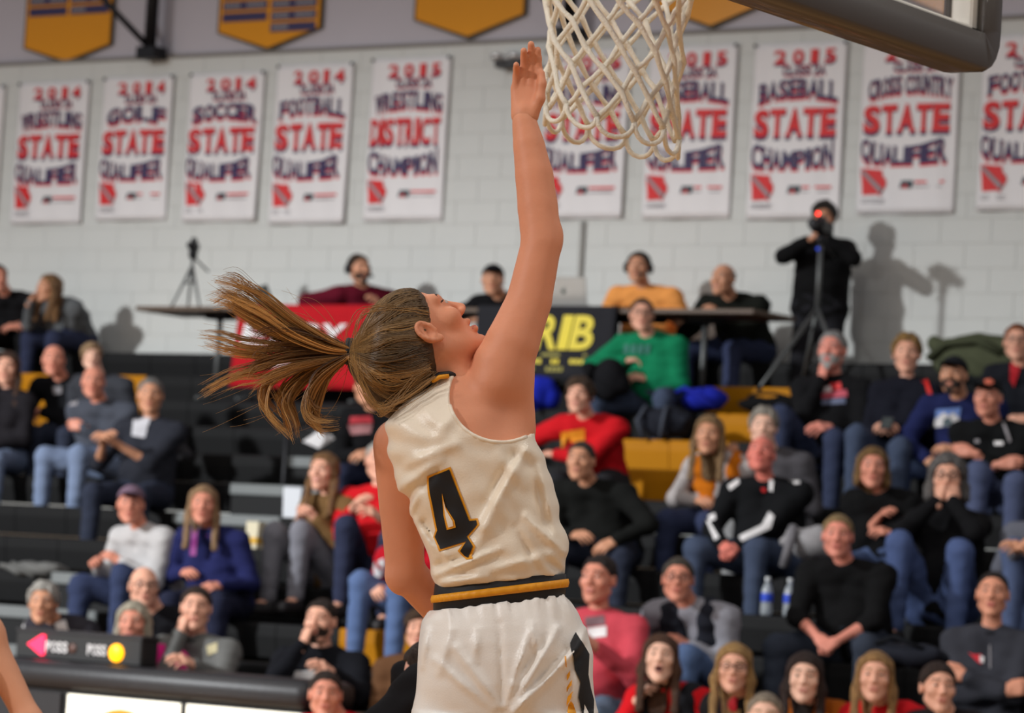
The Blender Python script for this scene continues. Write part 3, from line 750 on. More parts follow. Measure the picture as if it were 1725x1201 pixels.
for bi, (xa, xb, yb, yt, yr, sp, mid, end, lab) in enumerate(BAN):
    A = at_y(xa, yb, WALL_Y - .03); B = at_y(xb, yb, WALL_Y - .03); T = at_y((xa + xb) / 2 + 8, yt, WALL_Y - .03)
    wd = B.x - A.x; ht = T.z - (A.z + B.z) / 2
    t = empty('wall_banner', (A.x, WALL_Y - .012, T.z), 0, 'white ' + lab, 'banner', 'state banners on the block wall')
    ph = rng.uniform(0, 6)
    surf = lambda x, z, ph=ph: -.020 - .010 * math.sin(x * 9 + ph) * (-z / ht) ** 1.0 - .006 * math.sin(x * 23 + 3 * z + ph)
    nx, nz_ = 32, 24; V = []; F = []
    for j in range(nz_ + 1):
        for i in range(nx + 1):
            x = wd * i / nx; z = -ht * j / nz_; V.append((x, surf(x, z), z))
    F = [(j * (nx + 1) + i, (j + 1) * (nx + 1) + i, (j + 1) * (nx + 1) + i + 1, j * (nx + 1) + i + 1) for j in range(nz_) for i in range(nx)]
    bc = link('banner_cloth', new_mesh('banner_cloth', V, F, m_ban), t); md = bc.modifiers.new('thickness', 'SOLIDIFY'); md.thickness = .002
    zf = lambda f: -ht * f
    a0, a1 = wd * .075, wd * .925
    arch = lambda h: (lambda u: -h * (2 * u - 1) ** 2)
    print_mesh('year_lettering', lettering(' '.join(yr), wd * .22, wd * .90, zf(.120), zf(.040), fill=m_red, edge=m_navy, edge_w=.07, drop=(0, -.008)), t, surf)
    print_mesh('class_lettering', lettering('CLASS 2A', wd * .32, wd * .78, zf(.185), zf(.135), fill=m_navy, edge=m_red, edge_w=.14), t, surf)
    print_mesh('sport_lettering', lettering(sp, a0 - .005, a1 + .01, zf(.312), zf(.205), arch(ht * .028), arch(ht * .032), m_navy, m_red, .05, (0, -.014)), t, surf)
    print_mesh('title_lettering', lettering(mid, a0 - .035, a1 + .005, zf(.535), zf(.375), lambda u: .004 * math.sin(u * 3), lambda u: 0, m_red, m_navy, .04, (0, -.016)), t, surf)
    print_mesh('rank_lettering', lettering(end, a0 - .04, a1 - .01, zf(.718), zf(.605), lambda u: ht * .060 * (2 * u - 1) ** 2 - .012, lambda u: ht * .010 * (2 * u - 1) ** 2, m_navy, m_red, .04, (0, -.014)), t, surf)
    q = wd * .26; ox, oz = a0 - .03, zf(.90); it = [flat([(ox + u * q, oz + v * q * .85 * 1.2) for u, v in IOWA], m_red, 0)]
    it.append(flat([(ox + .02 * q, oz + .88 * q), (ox + .12 * q, oz + .95 * q), (ox + .86 * q, oz + .28 * q), (ox + .80 * q, oz + .10 * q)], m_lgrey, 1))
    for r_ in (0, 1): it.append(flat([(ox + .05 * q, oz - .09 * q - r_ * .10 * q), (ox + .95 * q, oz - .09 * q - r_ * .10 * q), (ox + .95 * q, oz - .13 * q - r_ * .10 * q), (ox + .05 * q, oz - .13 * q - r_ * .10 * q)], m_lgrey, 0))
    print_mesh('state_emblem', it, t, surf, .008)
    bx, bz, e = wd * .43, zf(.855), wd * .13
    it = [flat([(bx + .1 * e, bz), (bx + e * 1.1, bz), (bx + e * 1.2, bz + e * .55), (bx + .25 * e, bz + e * .55)], m_dkg, 0), flat([(bx + .3 * e, bz), (bx + .85 * e, bz), (bx + .62 * e, bz + e * .3)], m_red, 1),
          flat([(wd * .60, bz + e * .34), (wd * .90, bz + e * .34), (wd * .90, bz + e * .52), (wd * .60, bz + e * .52)], m_red, 0), flat([(wd * .60, bz + e * .05), (wd * .88, bz + e * .05), (wd * .88, bz + e * .14), (wd * .60, bz + e * .14)], m_lgrey, 0)]
    print_mesh('sponsor_emblem', it, t, surf, .007)
    for x in (.01, wd - .01): MB().lathe([(.012, 0), (.014, .006), (.006, .014)], 8).build('pin', m_steel, t, True, (x, -.03, -.012), (R(90), 0, 0))

# gold pennant banners on the upper wall
m_gold = mat('gold_vinyl', (222, 146, 6), .22, .03, 3, coat=.3); m_gedge = mat('pennant_edge', (60, 50, 20), .6)
PEN = [(40, 190, 92, 66, 108, 'leftmost gold pennant, washed out by glare, with navy rows'), (367, 543, 58, 46, 86, 'gold pennant with two columns of navy rows'), (698, 887, 36, 24, 67, 'plain gold pennant above the raised hand'),
       (1098, 1306, 12, 2, 49, 'gold pennant to the right of the hoop net'), (1490, 1706, -18, -28, 30, 'gold pennant behind the glass backboard'), (1880, 2100, -40, -50, 12, 'gold pennant at the upper right corner')]
for xa, xb, ya, yb, yt, lab in PEN[:5]:
    Yp = WALL_Y + .04; A, B, T = at_y(xa, ya, Yp), at_y(xb, yb, Yp), at_y((xa + xb) / 2 + 2, yt, Yp); wd = B.x - A.x; zs = (A.z + B.z) / 2
    t = empty('gold_pennant', (A.x, Yp, T.z), 0, lab, 'banner', 'gold pennants on the upper wall'); h = zs - T.z; top = h + 1.15
    def pent(g): return [(0 - g, h - g * .4), (wd / 2, 0 - g * 1.2), (wd + g, h - g * .4), (wd + g, top + g), (0 - g, top + g)]
    MB().prism(pent(.0), -.012, .004).build('pennant_edge', m_gedge, t)
    MB().prism(pent(-.022), -.018, -.011).build('pennant_face', m_gold, t)
    if 'rows' in lab:
        it = []
        for j in range(6):
            for c_ in (0, 1):
                z = h + (.27 if 'glare' in lab else .085 - .10 * c_) + j * .095; x = wd * (.05 + .47 * c_); w_ = wd * .43
                it.append(flat([(x, z), (x + w_, z), (x + w_, z + .072), (x, z + .072)], m_navy, 0))
                if (j, c_) != (0, 0):
                    n_ = 1 + (j + c_) % 2; x += w_ * .05
                    for e in range(2):
                        ww = w_ * (.36, .42)[e]
                        if c_ == 1 and j == 0 and e == 1: continue
                        for k_ in range(6): it.append(flat([(x + ww * k_ / 6, z + .018), (x + ww * (k_ + .7) / 6, z + .018), (x + ww * (k_ + .7) / 6, z + .056), (x + ww * k_ / 6, z + .056)], m_lgrey, 1))
                        x += w_ * .50
        print_mesh('name_rows', it, t, lambda x, z: -.018)

# ------------------------------------------------------------------ bleachers
m_seat = mat('charcoal_plastic', (15, 15, 16), .65, .12, 6, spec=.2); m_yel = mat('yellow_plastic', (178, 116, 3), .6, .05, 5, spec=.15); m_deck = mat('bleacher_deck', (15, 15, 16), .75, .1, 4)
m_nose = mat('aisle_nosing', (118, 122, 122), .6, .06, 8)
SW = .46
prof = [(0, -.018), (0, -.075), (.018, -.20), (.05, -.20), (.05, -.045), (.31, -.04), (.31, 0), (.02, 0), (.006, -.005)]
def seat_mesh(m):
    n = len(prof); V = [(x, y, z) for x in (.003, SW - .003) for y, z in prof]
    F = [tuple(range(n)), tuple(range(2 * n - 1, n - 1, -1))] + [(i, i + n, (i + 1) % n + n, (i + 1) % n) for i in range(n)]
    return new_mesh('seat_module', V, F, m, None, False)
sm_b, sm_y = seat_mesh(m_seat), seat_mesh(m_yel)
bl = empty('bleachers', (0, 0, 0), 0, 'dark telescopic bleachers with some yellow seats along the wall', 'bleachers')
YEL = [(1205, 662), (1290, 662), (1335, 662), (1215, 712), (1262, 712), (1085, 757), (1140, 757), (1200, 757), (1060, 808), (1120, 808), (50, 634), (188, 634), (210, 700), (65, 694), (612, 1070), (655, 1070), (690, 1070), (650, 1128), (690, 1128), (62, 742)]
ylw = set()
for px, py in YEL:
    best = min(range(14), key=lambda k: abs(at_y(px, py, ROW_F[k]).z - (ROW_H[k] - .10)))
    ylw.add((best, math.floor(at_y(px, py, ROW_F[best]).x / SW)))
aL = at_y(405, 772, ROW_F[5]).x; AISLE = (math.floor(aL / SW), math.floor(aL / SW) + 1)
far = MB()
for k in range(14):
    xl = at_y(-90, 800, ROW_F[k]).x; xr = at_y(1815, 800, ROW_F[k]).x
    MB().box((xl - 2.8, ROW_F[k] - .27, ROW_H[k] - .46), (xr + 2.8, ROW_F[k] + .30, ROW_H[k] - .43)).build('deck', m_deck, bl)
    for i in range(math.floor(xl / SW), math.floor(xr / SW) + 1):
        if i in AISLE and k >= 3: continue
        link('seat_module', sm_y if (k, i) in ylw else sm_b, bl, (i * SW, ROW_F[k], ROW_H[k]))
    for i in list(range(math.floor(xl / SW) - 6, math.floor(xl / SW))) + list(range(math.floor(xr / SW) + 1, math.floor(xr / SW) + 7)):
        n0 = len(far.V); far.V += [(i * SW + x_, ROW_F[k] + y_, ROW_H[k] + z_) for x_ in (.003, SW - .003) for y_, z_ in prof]; n_ = len(prof)
        fs = [tuple(range(n_)), tuple(range(2 * n_ - 1, n_ - 1, -1))] + [(q, q + n_, (q + 1) % n_ + n_, (q + 1) % n_) for q in range(n_)]
        far.F += [tuple(v + n0 for v in f) for f in fs]; far.I += [0] * len(fs)
    if k >= 3:
        x0, x1 = AISLE[0] * SW, (AISLE[1] + 1) * SW
        s_ = MB().box((x0 + .01, ROW_F[k] + .02, ROW_H[k] - .43), (x1 - .01, ROW_F[k] + .31, ROW_H[k] - .005), .006).build('aisle_step', m_deck, bl)
        MB().box((x0 + .01, ROW_F[k], ROW_H[k] - .075), (x1 - .01, ROW_F[k] + .10, ROW_H[k]), .008).build('nosing', m_nose, s_)
MB().box((XL, ROW_F[0] + .30, 3.0), (XR, WALL_Y - .03, 3.02)).build('deck', m_deck, bl)
tag(far.build('seat_modules', m_seat, bl), kind='stuff')
# aisle hand rail
p = at_y(480, 735, ROW_F[5] + .1)
hr = empty('aisle_rail', (p.x, ROW_F[5] + .12, ROW_H[5]), 0, 'slim black hand rail in the bleacher aisle below the ponytail', 'rail')
MB().tube([(0, 0, -.45), (0, 0, .35), (0, .12, .42), (0, .50, .42), (0, .62, .35), (0, .62, -.2)], .02, 8).build('rail', m_steel, hr, True)
MB().box((-.05, -.05, -.45), (.05, .05, -.43), .004).build('foot_plate', m_steel, hr)
# ------------------------------------------------------------------ press tables on the top rows
TT = 3.545; TY0, TY1 = 20.88, 21.46
m_top = mat('table_top_brown', (92, 74, 60), .5, .12, 12); m_leg = mat('table_leg_grey', (96, 98, 98), .45, metal=.4)
def table(x0, x1, label, lg):
    t = empty('folding_table', (x0, TY0, TT), 0, label, 'table', 'press tables on the top row')
    MB().box((0, 0, -.035), (x1 - x0, TY1 - TY0, 0), .006).build('table_top', m_top, t)
    for lx in lg:
        x = lx - x0; h = TT - (ROW_H[0] - .43)
        f = MB().tube([(x, .29, -.02), (x, .29, -h + .05)], .022, 8).build('leg', m_leg, t, True)
        MB().tube([(x, .06, -h + .03), (x, .29, -h + .05), (x, .52, -h + .03)], .016, 8).build('foot', m_leg, f, True)
        MB().box((x - .11, .22, -.075), (x + .11, .36, -.03), .008).build('bracket', m_steel, f)
    return t
px = lambda x, y=530, Y=21.1: at_y(x, y, Y).x
table(px(258), px(400), 'narrow brown table holding the small tripod by the left wall', [px(362)])
table(px(402), px(640), 'press table behind the red cloth sign', [px(430), px(620)])
table(px(800), px(1046), 'press table behind the black sign with the laptop', [px(830), px(1030)])
table(px(1050), px(1297), 'brown table the bald man in black rests his hands on', [px(1180), px(1085)])
def drape(px0, px1, ytop, ybot, label, rgb, Y, skew=0.0):
    A, B = at_y(px0, ytop, Y), at_y(px1, ytop, Y); bot = at_y(px0, ybot, Y).z; wd = B.x - A.x; h = TT - bot
    t = empty('table_sign', (A.x, Y, TT), 0, label, 'sign'); V = []; nx, nz_ = 24, 10
    sf = lambda x, z: -.012 - .012 * math.sin(x * 17) * min(1, -z * 2) - .02 * z * z
    for j in range(nz_ + 1):
        for i in range(nx + 1):
            x = wd * i / nx + skew * j / nz_; z = -h * j / nz_ + .012; V.append((x, sf(x, z), z))
    for i in range(nx + 1): V.append((wd * i / nx, .22, .012))
    F = [(j * (nx + 1) + i, (j + 1) * (nx + 1) + i, (j + 1) * (nx + 1) + i + 1, j * (nx + 1) + i + 1) for j in range(nz_) for i in range(nx)]
    F += [(i, i + 1, (nz_ + 1) * (nx + 1) + i + 1, (nz_ + 1) * (nx + 1) + i) for i in range(nx)]
    o = link('sign_cloth', new_mesh('sign_cloth', V, F, cloth(rgb)), t); o.modifiers.new('thickness', 'SOLIDIFY').thickness = .003
    return t, wd, h, sf
m_white = mat('print_white', (225, 222, 222), .6); m_ylw = mat('print_yellow', (226, 205, 62), .6); m_dim = mat('print_olive', (150, 142, 70), .7)
t, wd, h, sf = drape(405, 690, 522, 655, 'red cloth sign with white slanted letters hung from the press table', (178, 28, 36), 20.86, -.06)
u = lambda p: px(p, 540, 20.86) - t.location.x
print_mesh('sign_lettering', lettering('EASY', u(408), u(583), -.30, -.13, fill=m_white, slab=False, italic=.22), t, sf)
print_mesh('sign_small_lettering', [flat([(u(440) + k * .05, -.46), (u(440) + k * .05 + .035, -.46), (u(440) + k * .05 + .04, -.42), (u(440) + k * .05 + .005, -.42)], m_white, 0) for k in range(11)], t, sf)
t, wd, h, sf = drape(806, 1040, 530, 640, 'black cloth sign with large yellow slanted letters hung from the press table', (42, 42, 46), 20.86, -.02)
u = lambda p: px(p, 560, 20.86) - t.location.x
print_mesh('sign_lettering', lettering('TRIB', u(862), u(1000), -.30, -.055, fill=m_ylw, slab=False, italic=.2), t, sf)
it = [flat([(u(860), -.345), (u(992), -.345), (u(992), -.325), (u(860), -.325)], m_dim, 0)]
for r_, xs in ((-.40, ((862, 918), (932, 952), (966, 990))), (-.455, ((860, 912), (924, 962)))):
    for a_, b_ in xs:
        n_ = int((b_ - a_) / 8)
        for k in range(n_): it.append(flat([(u(a_ + 8 * k), r_), (u(a_ + 8 * k + 6), r_), (u(a_ + 8 * k + 6), r_ + .034), (u(a_ + 8 * k), r_ + .034)], m_ylw if r_ > -.42 else m_dim, 0))
print_mesh('sign_small_lettering', it, t, sf)

# laptop, tablet, small tripod on the tables
p = at_y(955, 524, 21.12)
lp = empty('laptop', (p.x, 21.12, TT + .002), R(8), 'open silver laptop seen from behind on the press table', 'laptop')
m_alu = mat('laptop_silver', (172, 170, 166), .35, .03, 10, metal=.35)
MB().box((-.16, 0, 0), (.16, .22, .014), .004).build('laptop_base', m_alu, lp)
sc = MB().box((-.16, -.006, 0), (.16, .004, .235), .005).build('screen', m_alu, lp, False, (0, .0, .012), (R(14), 0, 0))
MB().lathe([(.0, 0), (.018, 0), (.018, .002)], 14).build('emblem', mat('emblem_dark', (84, 96, 88), .4), sc, True, (-.02, -.006, .13), (R(90), 0, 0))
MB().lathe([(.0, 0), (.006, 0), (.006, .002)], 8).build('emblem_leaf', mat('emblem_dark', (84, 96, 88), .4), sc, True, (-.012, -.006, .155), (R(90), 0, 0))
p = at_y(452, 515, 21.1)
tb = empty('tablet', (p.x, 21.1, TT + .002), R(25), 'dark tilted tablet screen on the red draped table', 'tablet')
MB().box((-.07, 0, 0), (.05, .012, .19), .005).build('screen', mat('screen_dark', (66, 74, 74), .3), tb, False, (0, .04, 0), (R(12), R(-22), 0))
MB().box((-.05, .02, 0), (.05, .14, .01), .003).build('stand', m_steel, tb)
def tripod(name, base_px, top_px, feet, label, Yc, r=.014, head=True):
    c = at_y(top_px[0], top_px[1], Yc); ap = at_y(base_px[0], base_px[1], Yc)
    e = empty(name, (c.x, Yc, ap.z), 0, label, 'tripod')
    MB().tube([(0, 0, -.05), (0, 0, c.z - ap.z)], r * 1.1, 8).build('centre_column', m_leg, e, True)
    for (fx, fy, fY) in feet:
        q = at_y(fx, fy, fY); d = Vector((q.x - c.x, fY - Yc, q.z - ap.z))
        l = MB().tube([(d * .02), d * .55, d], [r, r * .85, r * .7], 8).build('leg', m_leg, e, True)
        MB().tube([d * .98, d * 1.01], r, 8).build('foot', m_steel, l, True)
        MB().tube([(0, 0, -.12), d * .40], r * .5, 6).build('spreader', m_steel, e, True)
    if head: MB().lathe([(.02, -.02), (.035, .0), (.035, .04), (.02, .06)], 10, (0, 0, c.z - ap.z)).build('head', m_steel, e, True)
    MB().tube([(0, 0, c.z - ap.z), (.03, .16, c.z - ap.z - .10)], .008, 6).build('pan_handle', m_steel, e, True)
    return e, c
e, c = tripod('camera_tripod', (325, 448), (325, 432), [(285, 524, 21.05), (338, 527, 20.98), (316, 522, 21.32)], 'small tripod standing on the brown table by the left wall', 21.15, .012)
cm = empty('small_camera', (c.x, 21.15, c.z + .05), R(20), 'tiny dark camera on top of the small tripod', 'camera')
MB().box((-.03, -.05, 0), (.03, .06, .06), .008).build('camera_body', m_steel, cm); MB().lathe([(.022, 0), (.024, .05), (.018, .055)], 10).build('lens', m_steel, cm, True, (0, -.05, .03), (R(90), 0, 0))
MB().box((-.02, -.02, .06), (.02, .03, .095), .006).build('viewfinder', m_steel, cm)

e, c = tripod('video_tripod', (1376, 520), (1383, 408), [(1278, 655, 20.6), (1408, 600, 20.95), (1352, 640, 21.45)], 'tall tripod holding the video camera of the standing man in black', 21.25, .017)
cm = empty('video_camera', (c.x, 21.25, c.z + .06), R(12), 'black video camera with a glowing red light at the standing man\'s eye', 'camera')
MB().box((-.045, -.12, 0), (.045, .14, .09), .012).build('camera_body', m_steel, cm)
MB().lathe([(.034, 0), (.036, .06), (.040, .08), (.030, .085)], 14).build('lens', m_steel, cm, True, (0, -.12, .045), (R(90), 0, 0))
MB().box((-.010, -.10, .085), (.010, .10, .12), .008).build('carry_handle', m_steel, cm)
MB().lathe([(.0, 0), (.012, 0), (.013, .006), (.008, .010)], 12).build('tally_light', mat('tally_red', (255, 40, 35), .3, emit=5), cm, True, (.01, -.125, .122), (R(90), 0, 0))
MB().lathe([(.0, 0), (.012, 0), (.012, .01)], 10).build('blue_knob', mat('knob_blue', (50, 80, 220), .3, emit=.4), e, True, (0, -.03, c.z - e.location.z - .05), (R(90), 0, 0))

# ------------------------------------------------------------------ coats, bags and bottles on the seats
def heap(name, cpx, cY, size, rgb, label, cat='coat', seed=0, z_off=0.0, extra=True):
    c = at_y(cpx[0], cpx[1], cY); r = np.random.default_rng(seed); sx, sy, sz = size
    g = SDF((-sx * 1.2, -sy * 1.3, -sz * 1.1), (sx * 1.2, sy * 1.3, sz * 1.4), .014)
    g.el((0, 0, 0), (sx * .9, sy * .9, sz * .75), 0)
    for _ in range(7):
        a = (r.uniform(-.8, .8) * sx, r.uniform(-.6, .6) * sy, r.uniform(-.5, .5) * sz); b = (a[0] + r.uniform(-.5, .5) * sx, a[1] + r.uniform(-.5, .5) * sy, a[2] + r.uniform(-.2, .3) * sz)
        g.rc(a, b, sz * r.uniform(.25, .42), sz * r.uniform(.15, .3), .03)
    f = 30; g.disp(lambda x, y, z: .010 * np.sin(f * x + 3 * np.sin(f * .4 * z)) * np.sin(f * .7 * z + 9 * y))
    V, F = g.mesh(); e = empty(name, (c.x, cY, c.z + z_off), 0, label, cat)
    o = link('body' if cat == 'bag' else 'fabric', new_mesh(name, V, F, cloth(rgb)), e)
    return e, o
e, o = heap('jacket', (1185, 672), ROW_F[2] + .02, (.17, .13, .11), (32, 42, 160), 'bright blue jacket heaped behind the woman in the orange vest', seed=1)
MB().tube([(-.18, -.10, .02), (-.05, -.17, .06), (.08, -.16, .0), (.17, -.12, -.06)], .018, 6).build('sleeve', cloth((32, 40, 150)), e, True)
e, o = heap('jacket', (905, 665), ROW_F[2] + .05, (.12, .14, .18), (32, 44, 170), 'blue jacket lying below the black sign', seed=2)
MB().tube([(-.08, -.10, .08), (.0, -.15, .0), (.06, -.13, -.12)], .016, 6).build('sleeve', cloth((28, 36, 140)), e, True)
e, o = heap('backpack', (1122, 712), ROW_F[3] + .10, (.20, .14, .15), (34, 36, 44), 'black bag stuffed below the green hoodie', 'bag', 3)
MB().tube([(-.1, -.10, .10), (-.12, -.17, .0), (-.08, -.14, -.12)], .016, 6).build('strap', cloth((70, 74, 84)), e, True); MB().tube([(.06, -.10, .10), (.08, -.17, .0), (.05, -.14, -.12)], .016, 6).build('strap', cloth((70, 74, 84)), e, True)
e, o = heap('camera_bag', (1295, 682), ROW_F[2] - .02, (.26, .13, .07), (19, 19, 20), 'long black camera bag lying on the yellow seats', 'bag', 4)
MB().tube([(-.16, 0, .05), (-.06, -.04, .075), (.06, -.04, .075), (.16, 0, .05)], .011, 6).build('carry_strap', cloth((20, 20, 22)), e, True)
e, o = heap('coat', (1652, 606), ROW_F[0] + .05, (.40, .18, .24), (78, 82, 62), 'big olive winter coat piled beside the red haired man', seed=5)
MB().tube([(-.34, -.10, .0), (-.18, -.17, .10), (.05, -.18, .12), (.22, -.14, .04)], .03, 8).build('sleeve', cloth((70, 74, 56)), e, True)
e, o = heap('coat', (1650, 655), ROW_F[1] - .05, (.20, .14, .12), (30, 32, 34), 'dark coat bundled below the olive coat', seed=6)
MB().tube([(-.15, -.08, .0), (0, -.14, .06), (.14, -.10, .0)], .025, 8).build('sleeve', cloth((26, 28, 30)), e, True)
e, o = heap('coat', (1372, 915), ROW_F[8] + .02, (.14, .14, .13), (150, 148, 150), 'light grey striped coat behind the blond man in black', seed=7)
MB().tube([(-.08, -.10, .08), (-.06, -.16, .0), (-.10, -.15, -.14)], .028, 8).build('sleeve', cloth((120, 118, 122)), e, True)
e, o = heap('coat', (112, 585), ROW_F[0] + .05, (.13, .14, .17), (44, 42, 42), 'dark coat hung over the seat behind the left spectators', seed=8)
MB().tube([(-.08, -.08, .10), (-.04, -.14, .0), (-.05, -.12, -.12)], .024, 8).build('sleeve', cloth((38, 36, 36)), e, True)
e, o = heap('coat', (62, 960), ROW_F[8] + .05, (.20, .14, .07), (112, 112, 110), 'grey fleece lying on the seat above the white haired woman', seed=9)
MB().tube([(-.12, -.10, .03), (0, -.13, .0), (.10, -.13, -.04)], .02, 8).build('sleeve', cloth((98, 98, 96)), e, True)
e, o = heap('bag', (1530, 1105), ROW_F[11] + .05, (.24, .14, .08), (34, 36, 44), 'dark bag on the seat above the blonde girl in red', 'bag', 10)
MB().tube([(-.15, -.05, .05), (-.02, -.12, .09), (.12, -.08, .04)], .012, 6).build('strap', cloth((24, 26, 30)), e, True)

m_pet = mat('bottle_plastic', (214, 222, 228), .12, trans=.55, spec=.5); m_blab = mat('bottle_label_blue', (44, 76, 200), .4); m_cap = mat('bottle_cap', (235, 238, 240), .4)
def bottle(px_, py_, row, label, h=.21, body=m_pet, lab=m_blab, cap=m_cap, grp=None, dy=.10):
    p = at_y(px_, py_, ROW_F[row] + dy); e = empty('water_bottle' if grp else 'soda_bottle', (p.x, ROW_F[row] + dy, ROW_H[row]), 0, label, 'bottle', grp); k = h / .21
    MB().lathe([(.028 * k, 0), (.033 * k, .008 * k), (.033 * k, .05 * k), (.031 * k, .06 * k), (.033 * k, .07 * k), (.033 * k, .125 * k), (.026 * k, .155 * k), (.014 * k, .178 * k), (.0125 * k, .195 * k)], 16).build('bottle_body', body, e, True)
    MB().lathe([(.0338 * k, .075 * k), (.0342 * k, .08 * k), (.0342 * k, .118 * k), (.0338 * k, .122 * k)], 16).build('label', lab, e, True)
    MB().lathe([(.0155 * k, .190 * k), (.0155 * k, .208 * k), (.013 * k, .211 * k)], 12).build('cap', cap, e, True)
def row_for(px_, py_, dy=.1, lift=0.0): return min(range(14), key=lambda k: abs(at_y(px_, py_, ROW_F[k] + dy).z - ROW_H[k] - lift))
rb = row_for(1310, 1026)
bottle(1291, 1026, rb, 'clear water bottle with blue label, left of the pair', grp='clear water bottles on the seats'); bottle(1329, 1026, rb, 'clear water bottle with blue label, right of the pair', grp='clear water bottles on the seats')
bottle(1519, 1038, row_for(1519, 1038), 'clear water bottle with blue label near the curly haired woman\'s feet', grp='clear water bottles on the seats')
# ------------------------------------------------------------------ scorer's table with its padded top and possession box
STY = 14.2
m_pad = mat('black_vinyl', (38, 37, 40), .42, .06, 8, .1, 30); m_blk = mat('panel_black', (30, 30, 31), .5)
A = at_y(-90, 1118, STY); B = at_y(522, 1140, STY); zt = (at_y(300, 1130, STY).z)
st = empty('scorers_table', (A.x, STY, 0), 0, 'long scorer\'s table with thick black padded top and bright white front panel', 'table'); wd = B.x - A.x
MB().box((0, -.03, zt - .15), (wd, .42, zt), .055).build('padded_top', m_pad, st, True)
MB().box((.0, .03, .05), (wd - .06, .40, zt - .13), .01).build('table_body', m_blk, st)
xw = at_y(112, 1180, STY).x - A.x
for i in range(2):
    x0 = xw + i * (wd - xw) * .5 + (.01 if i else 0); x1 = xw + (i + 1) * (wd - xw) * .5 - .03
    f = MB().box((x0 - .02, .012, .10), (x1 + .02, .03, zt - .155), .004).build('panel_frame', m_blk, st)
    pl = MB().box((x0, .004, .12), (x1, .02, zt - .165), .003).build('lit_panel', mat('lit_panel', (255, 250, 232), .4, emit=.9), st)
    cx = (x0 + x1) / 2
    MB().prism([(cx + .24 * math.cos(t), zt - .42 + .20 * math.sin(t)) for t in np.linspace(0, math.pi * 2, 28)[:-1]], -.002, .003).build('panel_emblem', mat('emblem_gold', (222, 160, 30), .5), pl)
MB().box((.0, .012, .10), (xw - .05, .03, zt - .16), .004).build('panel_frame', m_pad, st)
for x in (.05, wd - .14): MB().box((x, .08, 0), (x + .06, .34, .06), .01).build('foot', m_blk, st)
# possession box
P0, P1 = at_y(24, 1120, STY + .12), at_y(236, 1128, STY + .12)
pb_ = empty('possession_box', (P0.x, STY + .12, zt + .001), 0, 'black box on the table with red arrow and amber light', 'scoreboard'); w_ = P1.x - P0.x; bh = .155
MB().box((0, 0, 0), (w_, .14, bh), .008).build('box_housing', m_blk, pb_); MB().box((-.006, -.004, bh - .02), (w_ + .006, .144, bh + .004), .006).build('box_lid', m_pad, pb_)
k = w_ / 212
MB().prism([((46 - 24) * k, .075), ((70 - 24) * k, .020), ((75 - 24) * k, .022), ((75 - 24) * k, .128), ((70 - 24) * k, .130)], -.010, .002).build('red_arrow', mat('light_red', (255, 40, 80), .4, emit=2.2), pb_)
MB().lathe([(.0, 0), (.048, 0), (.046, .012), (.03, .02)], 24).build('amber_light', mat('light_amber', (255, 170, 10), .4, emit=2.4), pb_, True, ((196 - 24) * k, 0, .062), (R(90), 0, 0))
MB().lathe([(.0, 0), (.028, 0), (.026, .006)], 20).build('unlit_light', mat('light_off', (96, 70, 62), .4), pb_, True, ((122 - 24) * k, 0, .068), (R(90), 0, 0))
for xa, xb in ((77, 115), (148, 180)): print_mesh('box_lettering', lettering('POSS', (xa - 24) * k, (xb - 24) * k, .042, .098, fill=m_white, slab=False), pb_, lambda x, z: -.001)
bottle(463, 1136, 12, 'green soda bottle standing beside the padded table', .20, mat('green_plastic', (60, 170, 60), .15, trans=.35), mat('label_green', (96, 214, 70), .4), mat('cap_green', (40, 130, 50), .4), None, .08)
p = at_y(525, 1145, STY + .55)
pp = empty('stat_sheets', (p.x, STY + .62, zt - .02), R(12), 'white paper sheets in front of the man resting his face on his hand', 'paper')
MB().box((-.17, -.12, 0), (.17, .12, .006), .001).build('paper_sheet', m_white, pp, False, None, (R(38), 0, 0)); MB().box((-.15, -.10, .006), (.14, .11, .010), .001).build('paper_sheet', m_white, pp, False, None, (R(42), 0, R(7)))

# ------------------------------------------------------------------ basketball hoop: board, padding, rim and net
c9 = at_depth(1668, 118, 9.12)
BX = c9.x; BY1 = c9.y - .11; BY0 = BY1 - 1.83; BZ0 = 2.935; BZ1 = BZ0 + 1.07; BYC = (BY0 + BY1) / 2
RIMC = Vector((BX - .535, BYC + .08, 3.05))
hp = empty('basketball_hoop', (BX, BYC, 2.90), 0, 'basketball hoop with padded glass backboard and white rope net above the player', 'hoop')
def hl(v): return Vector(v) - hp.location
m_hpad = mat('backboard_padding', (70, 63, 57), .45, .05, 8, coat=.2); m_frame = mat('frame_white', (224, 220, 210), .4); m_rim = mat('rim_orange', (226, 84, 24), .4)
gm = bpy.data.materials.new('clear_glass'); gm.use_nodes = True; b = gm.node_tree.nodes['Principled BSDF']
b.inputs['Base Color'].default_value = (1, 1, 1, 1); b.inputs['Roughness'].default_value = .0; b.inputs['Transmission Weight'].default_value = 1; b.inputs['IOR'].default_value = 1.02; b.inputs['Alpha'].default_value = .25
def hbox(nm, lo, hi, ch, m, par=None, sm=False): return MB().box(hl(lo), hl(hi), ch).build(nm, m, par or hp, sm)
g = hbox('glass_pane', (BX - .006, BY0 + .03, BZ0 + .04), (BX + .006, BY1 - .03, BZ1 - .02), .0, gm)
fr = hbox('frame_bar', (BX - .03, BY0 + .02, BZ0 + .02), (BX + .03, BY1 - .02, BZ0 + .065), .006, m_frame)
for y0, y1 in ((BY0 + .02, BY0 + .065), (BY1 - .065, BY1 - .02)): hbox('frame_bar', (BX - .03, y0, BZ0 + .02), (BX + .03, y1, BZ1), .006, m_frame)
hbox('frame_bar', (BX - .03, BY0 + .02, BZ1 - .045), (BX + .03, BY1 - .02, BZ1), .006, m_frame)
